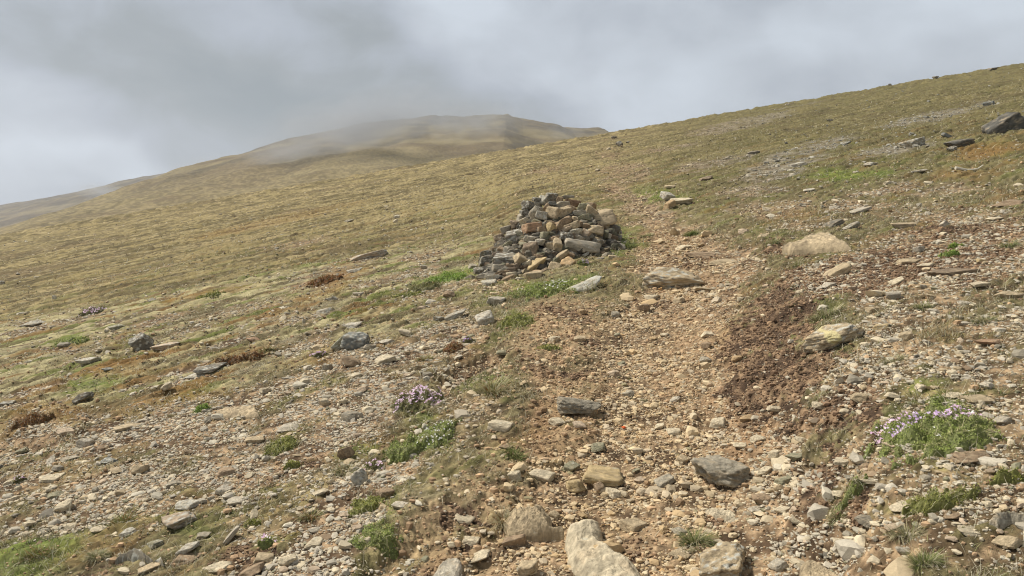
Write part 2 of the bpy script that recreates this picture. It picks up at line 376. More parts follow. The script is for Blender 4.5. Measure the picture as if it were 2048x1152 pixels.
def material(name, rough=0.9, amount=0.3, scales=(60, 400), bump=0.3, spots=None, spec=0.25, dist=0.004, trans=0.0):
    m = bpy.data.materials.new(name); m.use_nodes = True
    t = m.node_tree; ns, ls = t.nodes, t.links
    b = ns['Principled BSDF']; b.inputs['Roughness'].default_value = rough; b.inputs['Specular IOR Level'].default_value = spec
    at_ = ns.new('ShaderNodeAttribute'); at_.attribute_name = 'Col'
    g = ns.new('ShaderNodeNewGeometry')
    fac = None
    for i, s in enumerate(scales):
        nz = ns.new('ShaderNodeTexNoise'); nz.inputs['Scale'].default_value = s; nz.inputs['Detail'].default_value = 4; nz.inputs['Roughness'].default_value = 0.65
        ls.new(g.outputs['Position'], nz.inputs['Vector'])
        if fac is None: fac = nz.outputs['Fac']
        else:
            a = ns.new('ShaderNodeMath'); a.operation = 'ADD'; ls.new(fac, a.inputs[0]); ls.new(nz.outputs['Fac'], a.inputs[1]); fac = a.outputs[0]
    mr = ns.new('ShaderNodeMapRange'); mr.inputs['From Min'].default_value = 0.3 * len(scales); mr.inputs['From Max'].default_value = 0.7 * len(scales)
    mr.inputs['To Min'].default_value = 1 - amount; mr.inputs['To Max'].default_value = 1 + amount
    ls.new(fac, mr.inputs['Value'])
    sc = ns.new('ShaderNodeVectorMath'); sc.operation = 'SCALE'; ls.new(at_.outputs['Color'], sc.inputs[0]); ls.new(mr.outputs[0], sc.inputs['Scale'])
    last = sc.outputs[0]
    for (scale, lo, hi, colr) in spots or ():
        nz = ns.new('ShaderNodeTexNoise'); nz.inputs['Scale'].default_value = scale; nz.inputs['Detail'].default_value = 5; nz.inputs['Roughness'].default_value = 0.6
        ls.new(g.outputs['Position'], nz.inputs['Vector'])
        r2 = ns.new('ShaderNodeMapRange'); r2.inputs['From Min'].default_value = lo; r2.inputs['From Max'].default_value = hi; ls.new(nz.outputs['Fac'], r2.inputs['Value'])
        mm = ns.new('ShaderNodeMix'); mm.data_type = 'RGBA'; ls.new(r2.outputs[0], mm.inputs['Factor']); ls.new(last, mm.inputs['A']); mm.inputs['B'].default_value = (*colr, 1)
        last = mm.outputs['Result']
    ls.new(last, b.inputs['Base Color'])
    if bump:
        bp = ns.new('ShaderNodeBump'); bp.inputs['Strength'].default_value = bump; bp.inputs['Distance'].default_value = dist
        ls.new(fac, bp.inputs['Height']); ls.new(bp.outputs[0], b.inputs['Normal'])
    if trans:
        tr = ns.new('ShaderNodeBsdfTranslucent'); ls.new(last, tr.inputs['Color'])
        ms = ns.new('ShaderNodeMixShader'); ms.inputs[0].default_value = trans
        ls.new(b.outputs[0], ms.inputs[1]); ls.new(tr.outputs[0], ms.inputs[2]); ls.new(ms.outputs[0], ns['Material Output'].inputs['Surface'])
    return m
MAT_GROUND = material('ground_cover', 0.95, 0.42, (9, 45, 160), 0.55, None, 0.12, 0.012)
MAT_ROCK = material('rock', 0.85, 0.30, (22, 90, 300), 1.0, ((16, 0.64, 0.72, (0.52, 0.49, 0.38)),), 0.25, 0.006)
MAT_PEBBLE = material('gravel_stone', 0.88, 0.22, (90, 300), 0.35, None, 0.2, 0.002)
MAT_BLADE = material('grass_blade', 0.7, 0.15, (40,), 0.0, None, 0.25, 0.002, 0.25)
MAT_LEAF = material('cushion_leaf', 0.65, 0.2, (60,), 0.0, None, 0.3, 0.002, 0.2)
MAT_PETAL = material('petal', 0.7, 0.08, (80,), 0.0, None, 0.2, 0.002, 0.2)

# ------------------------------------------------------------------ ground sheet
def lerp(a, b, t): return a + (b - a) * t[..., None]
def A3(*c): return np.array(c, np.float32)
def build_ground():
    fine = np.linspace(-43, 43, 1150)
    coarse_l = np.linspace(-180, -43, 70)[:-1]; coarse_r = np.linspace(43, 180, 70)[1:]
    th = np.radians(np.concatenate([coarse_l, fine, coarse_r[:-1]]))
    rr = [0.4]
    while rr[-1] < 1350:
        r = rr[-1]
        k = 0.03 if r < 2.2 else 0.0026 if r < 9 else 0.0034 if r < 40 else 0.0055 if r < 130 else 0.007
        rr.append(r * (1 + k))
    rr = np.array(rr)
    T, Rr = np.meshgrid(th, rr)
    X = Rr * np.sin(T); Y = Rr * np.cos(T)
    Zz, c = ground(X, Y)
    nr, nc = X.shape
    straw, straw2, olive = A3(.33, .262, .118), A3(.45, .36, .185), A3(.135, .11, .05)
    moss, moss2 = A3(.54, .475, .26), A3(.29, .25, .115)
    n_a = fbm(X / 2.7, Y / 1.7, 4, 60); n_b = fbm(X / 0.33, Y / 0.22, 3, 61); n_c = fbm(X / 14, Y / 8, 4, 62); n_d = perlin(X / .06, Y / .06, 63)
    sx, sy = X, Y - .55 * X
    streak = fbm(sx / 1.6, sy / 0.45, 4, 64)
    r = np.hypot(X, Y)
    col = lerp(np.broadcast_to(straw, X.shape + (3,)), straw2, sstep(-.2, .5, n_a))
    col = lerp(col, olive, sstep(-.2, .22, streak + .35 * n_c) * .85)
    col = lerp(col, A3(.28, .20, .11), sstep(.05, .6, n_c + .3 * n_a) * .55)
    col = lerp(col, A3(.12, .09, .045), sstep(.22, .5, streak - .2 * n_c) * .85 * sstep(200, 60, r))
    # greener ground to the upper side
    up = sstep(0.05, 0.35, X / np.maximum(Y, 1)) * (Y > 0)
    col = lerp(col, A3(.15, .135, .055), up * (.6 + .3 * sstep(-.2, .3, n_a)))
    ng = sstep(16, 7, r) * (1 - c['P'])
    col = lerp(col, A3(.26, .225, .11), ng * .7)
    fl = perlin(sx / .34, sy / .075, 66) + .5 * perlin(sx / .15, sy / .04, 67) + .4 * n_a
    col = lerp(col, A3(.105, .08, .045), sstep(.38, .62, fl) * .8 * sstep(70, 25, r))
    col = lerp(col, A3(.44, .38, .23), sstep(.38, .62, -fl) * .5 * sstep(70, 25, r))
    fl3 = perlin(sx / 1.6, sy / .5, 68) + .5 * n_c
    col = lerp(col, A3(.12, .095, .05), sstep(.25, .5, fl3) * .6 * sstep(14, 30, r))
    pm = lerp(np.broadcast_to(moss, X.shape + (3,)), moss2, sstep(-.1, .4, n_b))
    col = lerp(col, pm, c['P'] * .9)
    col = lerp(col, A3(.30, .255, .17), c['P'] * sstep(.0, .4, streak) * .8)
    col = lerp(col, A3(.17, .13, .075), sstep(.05, -.35, c['lum']) * .75 * sstep(14, 8, r))  # crevices between the moss lumps darkened, shade put into the colour
    veil = sstep(30, 9, r) * np.clip(c['P'] + .55 * (1 - c['P']), 0, 1)
    q1 = fbm(sx / 1.1, sy / .40, 4, 73) + .3 * n_b; q2 = fbm(sx / .9 + 7, sy / .35, 4, 74); q3 = fbm(sx / 1.3 + 3, sy / .5, 3, 75)
    col = lerp(col, A3(.125, .10, .05), sstep(.03, .20, q1) * .85 * veil)
    col = lerp(col, A3(.17, .19, .05), sstep(.12, .30, q2) * .85 * veil)
    col = lerp(col, A3(.26, .15, .055), sstep(.16, .34, q3) * .85 * veil)
    low = sstep(.34, .06, c['hum2']) * (.25 + .75 * sstep(-.1, .25, n_a)) * .8 + sstep(.30, .05, c['hum']) * (.2 + .8 * sstep(.1, -.25, n_a)) * .8  # creases: peat colour that also paints the shade of undercut hummocks
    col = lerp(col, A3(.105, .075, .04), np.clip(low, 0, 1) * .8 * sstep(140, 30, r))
    col = lerp(col, A3(.29, .165, .055), c['R'] * .8 * sstep(40, 12, r))
    col = lerp(col, lerp(np.broadcast_to(A3(.13, .19, .035), X.shape + (3,)), A3(.25, .30, .06), sstep(-.2, .4, n_b)), c['V'] * .8)
    bare = lerp(np.broadcast_to(A3(.12, .078, .045), X.shape + (3,)), A3(.40, .28, .165), sstep(-.3, .4, n_b + n_d * .4))
    bf = lerp(np.broadcast_to(A3(.17, .14, .10), X.shape + (3,)), A3(.34, .30, .225), sstep(-.3, .3, n_b))
    bare = lerp(bare, bf, sstep(9, 16, r) * sstep(.1, .4, X / np.maximum(Y, 1)))
    col = lerp(col, bare, np.clip(c['G'] * 1.35, 0, 1))
    col = lerp(col, lerp(np.broadcast_to(A3(.52, .37, .215), X.shape + (3,)), A3(.33, .20, .105), sstep(-.1, .45, n_a + n_b * .5)), c['C'] * .85)
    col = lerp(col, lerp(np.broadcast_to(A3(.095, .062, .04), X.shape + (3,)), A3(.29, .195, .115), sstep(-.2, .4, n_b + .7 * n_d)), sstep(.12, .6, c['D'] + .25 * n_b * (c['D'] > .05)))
    # hillsides far off: brown heath, scree bands
    hc_ = lerp(np.broadcast_to(A3(.29, .235, .125), X.shape + (3,)), A3(.19, .145, .085), sstep(-.2, .2, fbm(X / 60, Y / 45, 5, 70)))
    hc_ = lerp(hc_, A3(.085, .075, .055), sstep(.02, .3, fbm(X / 22, (Y - .3 * X) / 70, 5, 71)) * .7)
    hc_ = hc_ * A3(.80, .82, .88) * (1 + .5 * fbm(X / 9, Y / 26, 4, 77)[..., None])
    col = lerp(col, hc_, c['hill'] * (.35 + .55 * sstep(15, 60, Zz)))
    col = lerp(col, A3(.15, .12, .10), c['ridge'] * .7)
    top = c['hill'] * sstep(60, 88, Zz) * (.45 + .4 * sstep(-.2, .3, n_c))
    col = lerp(col, A3(.085, .075, .055), top * (.4 + .6 * sstep(-.1, .25, fbm(X / 18, Y / 10, 4, 79))))
    col = col * (1 + .5 * (perlin(X / .022, Y / .02, 69) * sstep(8, 4, r))[..., None])
    col = col * (1 + .45 * n_d[..., None] * sstep(14, 4, r)[..., None])
    idx = np.arange(nr * nc).reshape(nr, nc)
    a = idx[:-1]; b = idx[1:]
    Fs = np.stack([a, b, np.roll(b, -1, 1), np.roll(a, -1, 1)], -1)[:, :, ::-1].reshape(-1, 4)
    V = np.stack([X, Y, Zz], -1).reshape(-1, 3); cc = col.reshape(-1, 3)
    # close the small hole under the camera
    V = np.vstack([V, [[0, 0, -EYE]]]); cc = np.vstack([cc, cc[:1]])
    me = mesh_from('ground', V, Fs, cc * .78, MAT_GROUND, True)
    o = obj('ground', me)
    ctr = len(V) - 1
    tri = np.stack([np.full(nc, ctr), np.roll(idx[0], -1), idx[0]], -1)
    me2 = None
    tag(o, 'sloping moorland ground of pale moss, grass, clay and gravel rising to misty hills', kind='structure')
    return o
GROUND = build_ground()

# ------------------------------------------------------------------ stones
def ico(n):
    bm = bmesh.new(); bmesh.ops.create_icosphere(bm, subdivisions=n, radius=1.0)
    V = np.array([v.co[:] for v in bm.verts]); Fs = np.array([[v.index for v in f.verts] for f in bm.faces]); bm.free()
    V /= np.linalg.norm(V, axis=1)[:, None]
    return V, Fs
ICO = {n: ico(n) for n in (1, 2, 3, 4, 5)}
def rock_shape(n, rng, planes=14, flat=0.0, rough=0.06, sharp=1.0):
    D_, Fs = ICO[n]
    Nn = rng.normal(size=(planes, 3)); Nn /= np.linalg.norm(Nn, axis=1)[:, None]
    cc = rng.uniform(0.55, 0.95, planes)
    B = np.array(Matrix.Rotation(rng.uniform(0, 6.28), 3, 'Z') @ Matrix.Rotation(rng.uniform(-.35, .35), 3, 'X') @ Matrix.Rotation(rng.uniform(-.35, .35), 3, 'Y'))
    Bn = np.vstack([B, -B]) + rng.normal(0, .16, (6, 3)); Bn /= np.linalg.norm(Bn, axis=1)[:, None]
    Nn = np.vstack([Nn, Bn]); cc = np.concatenate([cc, rng.uniform(.48, .72, 6)])
    if flat:
        t = rng.normal(size=3) * 0.10; e = np.array([0, 0, 1]) + t; e /= np.linalg.norm(e)
        Nn = np.vstack([Nn, e, -e]); cc = np.concatenate([cc, [0.62, 0.62]])
    dots = D_ @ Nn.T
    r = np.where(dots > 0.05, cc / np.maximum(dots, 0.05), 9.0)
    if sharp >= 1: r = r.min(1)
    else:
        r = -np.log(np.exp(-r * 14).sum(1)) / 14
    r = np.clip(r, 0.4, 1.3)
    V = D_ * r[:, None]
    if n >= 3:
        s = rng.integers(0, 500)
        V = V + D_ * (rough * fbm3(V * 1.7, 4, s, 0.6))[:, None]
        if n >= 4:
            led = perlin3(V * np.array([2.2, 2.2, 6.0]), s + 9)
            V = V - D_ * (rough * 1.1 * np.maximum(np.abs(led) - .12, 0))[:, None] + D_ * (rough * .35 * fbm3(V * 9, 2, s + 3))[:, None]
    lo, hi = V.min(0), V.max(0)
    return (V - (lo + hi) / 2) / ((hi - lo) / 2), Fs
PAL = {
    't': (.52, .41, .255), 'tp': (.66, .56, .385), 'g': (.38, .335, .25), 'gp': (.54, .48, .37), 'd': (.22, .195, .15), 'db': (.26, .195, .13), 'b': (.35, .25, .155),
    'o': (.52, .36, .19), 'y': (.58, .44, .23), 'w': (.60, .54, .41), 'gg': (.30, .28, .18), 'r': (.40, .25, .15), 'k': (.115, .108, .09), 'bg': (.22, .225, .20), 'pk': (.54, .42, .29)}
CW = {'t': 'tan', 'tp': 'pale tan', 'g': 'grey', 'gp': 'pale grey', 'd': 'dark grey', 'k': 'blackish grey', 'db': 'dark brown', 'b': 'brown', 'o': 'ochre', 'y': 'yellow ochre', 'w': 'whitish', 'gg': 'greenish grey', 'r': 'rust brown', 'bg': 'blue grey', 'pk': 'pinkish tan'}
PAL = {k: tuple(q * .86 for q in v) for k, v in PAL.items()}
def rock_colour(V, base, rng, lichen=0.0, wear=None):
    s = int(rng.integers(0, 900))
    b = np.array(base) * rng.uniform(.9, 1.1)
    n = fbm3(V * 1.6, 4, s); n2 = fbm3(V * 3.3 + 5, 3, s + 7)
    col = b[None] * (1 + .32 * n[:, None])
    t = sstep(.05, .5, n2)[:, None]
    col = col * (1 - t * .5) + np.array([.46, .36, .23]) * t * .5
    t = sstep(.22, .55, fbm3(V * 2.4 + 11, 4, s + 9))[:, None] * .35
    col = col * (1 - t) + b[None] * .42 * t
    t = fbm3(V * 9, 3, s + 41)[:, None]
    col = col * (1 + .45 * t)
    if lichen:
        t = sstep(.30 - .35 * lichen, .42 - .35 * lichen, fbm3(V * 4.2, 4, s + 15))[:, None] * .9
        col = col * (1 - t) + np.array([.56, .55, .47]) * t
        t = sstep(.34, .46, fbm3(V * 5.2 + 3, 4, s + 25))[:, None] * .6
        col = col * (1 - t) + np.array([.06, .055, .05]) * t
    return col
def make_rock(name, loc, dims, rot, code, rng, flat=0.0, rough=.06, detail=4, lichen=0., planes=14):
    V, Fs = rock_shape(detail, rng, planes, flat, rough)
    col = rock_colour(V, PAL[code], rng, lichen)
    V = V * (np.array(dims) / 2)
    me = mesh_from(name, V, Fs, col, MAT_ROCK, detail >= 4)
    if detail >= 4:
        me.polygons.foreach_set('use_smooth', np.ones(len(Fs), bool))
    o = obj(name, me, loc=loc); o.rotation_euler = rot
    return o
GN = math.atan(TA), math.atan(TB)
def at_h(px, py, h):
    u = (px - 1024) / F; v = (576 - py) / F
    Ys = np.exp(np.linspace(math.log(1.5), math.log(60), 900))
    z, _ = ground(u * Ys, Ys)
    k = np.nonzero(z + h >= v * Ys)[0]; i = int(k[0]) if len(k) else 899
    return u * Ys[i], Ys[i]
def slab_rock(name, pts, T, code, seed, rough=.012, lichen=0., edge=.5, tilt=0.0):
    """a stone bedded in the ground whose plan has the given outline (photo pixels of its rim); T = height in metres"""
    rng = np.random.default_rng(seed)
    ys = [p[1] for p in pts]; y0, y1 = min(ys), max(ys)
    W2 = np.array([at_h(px, py, T * min(1, (y1 - py) / (y1 - y0) * 1.7)) for px, py in pts])
    c = W2.mean(0); n = 170
    lo, hi = W2.min(0) - .02, W2.max(0) + .02
    gx, gy = np.meshgrid(np.linspace(lo[0], hi[0], n), np.linspace(lo[1], hi[1], n))
    size = float((hi - lo).max())
    jx = gx + size * .018 * fbm(gx / size * 6, gy / size * 6, 3, seed % 50); jy = gy + size * .018 * fbm(gx / size * 6 + 9, gy / size * 6, 3, seed % 50)
    dist = np.full(gx.shape, 9.0); ins = np.zeros(gx.shape, bool)
    for a, b in zip(W2, np.roll(W2, -1, 0)):
        ab = b - a; t = np.clip(((jx - a[0]) * ab[0] + (jy - a[1]) * ab[1]) / (ab @ ab + 1e-12), 0, 1)
        dist = np.minimum(dist, np.hypot(jx - a[0] - t * ab[0], jy - a[1] - t * ab[1]))
        if a[1] != b[1]:
            ins ^= ((a[1] > jy) != (b[1] > jy)) & (jx < (b[0] - a[0]) * (jy - a[1]) / (b[1] - a[1]) + a[0])
    d = np.where(ins, dist, -dist)
    e = T * edge
    gc, _ = ground(np.array([c[0]]), np.array([c[1]]))
    base = float(gc[0]) + TA * (gx - c[0]) + TB * (gy - c[1])
    prof = np.clip(d / e, 0, 1) ** .5
    X3 = np.stack([gx / size * 2.2, gy / size * 2.2, gx * 0 + seed % 13], -1).reshape(-1, 3)
    nz = fbm3(X3, 5, seed % 300, .55).reshape(gx.shape); chip = np.abs(perlin3(X3 * 2.3, seed % 77)).reshape(gx.shape)
    top = T * (.86 + tilt * (gy - c[1]) / size) + rough * 1.1 * nz - rough * 1.2 * np.maximum(chip - .25, 0)
    led = fbm3(X3 * 1.3 + 4, 3, seed % 91).reshape(gx.shape) * 4
    top = top + rough * .5 * (np.floor(led) + sstep(.35, .65, led - np.floor(led))) * .5
    top = top + rough * .8 * fbm3(X3 * 7, 3, seed % 57, .6).reshape(gx.shape) - rough * .3 * sstep(.03, .0, np.abs(perlin3(X3 * 1.6 + 2, seed % 43))).reshape(gx.shape)
    z = base + prof * top - np.where(d < 0, .05, 0)
    idx = np.arange(n * n).reshape(n, n); Q = np.stack([idx[:-1, :-1], idx[:-1, 1:], idx[1:, 1:], idx[1:, :-1]], -1).reshape(-1, 4)
    Q = Q[(d.ravel()[Q] > 0).any(1)]
    V = np.stack([gx, gy, z], -1).reshape(-1, 3)
    col = rock_colour(np.stack([(gx - c[0]) / size * 2, (gy - c[1]) / size * 2, (z - base) / size * 2], -1).reshape(-1, 3), PAL[code], rng, lichen)
    ctr = np.array([c[0], c[1], float(gc[0])])
    used = np.unique(Q); remap = np.zeros(n * n, int); remap[used] = np.arange(len(used))
    o = obj(name, mesh_from(name, V[used] - ctr, remap[Q], col[used], MAT_ROCK, True), loc=ctr)
    return o, (c[0], c[1], ctr[2], size, T)
def place_rock(px, py, w, h, code, rot=0.0, flat=0, tall=1.0, depth=0.8, sink=.18, lichen=0., rough=.06, seed=0, name='stone', planes=14, lying=True):
    """a stone whose visible outline in the photo is w x h pixels, centred on px, py, standing on the ground there"""
    rng = np.random.default_rng(seed + int(px * 7 + py * 13))
    x, y, z = at(px, min(py + h * 0.30, 1200))
    wm_ = w * y / F
    g = EYE / y * 0.95
    dp = wm_ * depth
    hm = h * y / F
    Hm = max((hm - dp * g * .75) * tall / (1 - sink), wm_ * .16)
    if Hm < .22 * wm_ and dp * g > hm: dp = max(hm / g, wm_ * .35)
    big = w * h
    if big > 3900: planes, rough = 16, .11
    det = 5 if big > 3900 else 4 if big > 500 else 3
    lean = math.radians(rot)
    # lies along the slope unless turned
    rx = math.atan(TB) * (0.8 if lying else .2)
    loc = (x, y + dp * .12, z + Hm * (.5 - sink))
    return make_rock(name, loc, (wm_ * 1.04, dp, Hm), (rx, -lean, rng.uniform(-.2, .2)), code, rng, flat, rough, det, lichen, planes), (x, y, z, wm_, Hm)

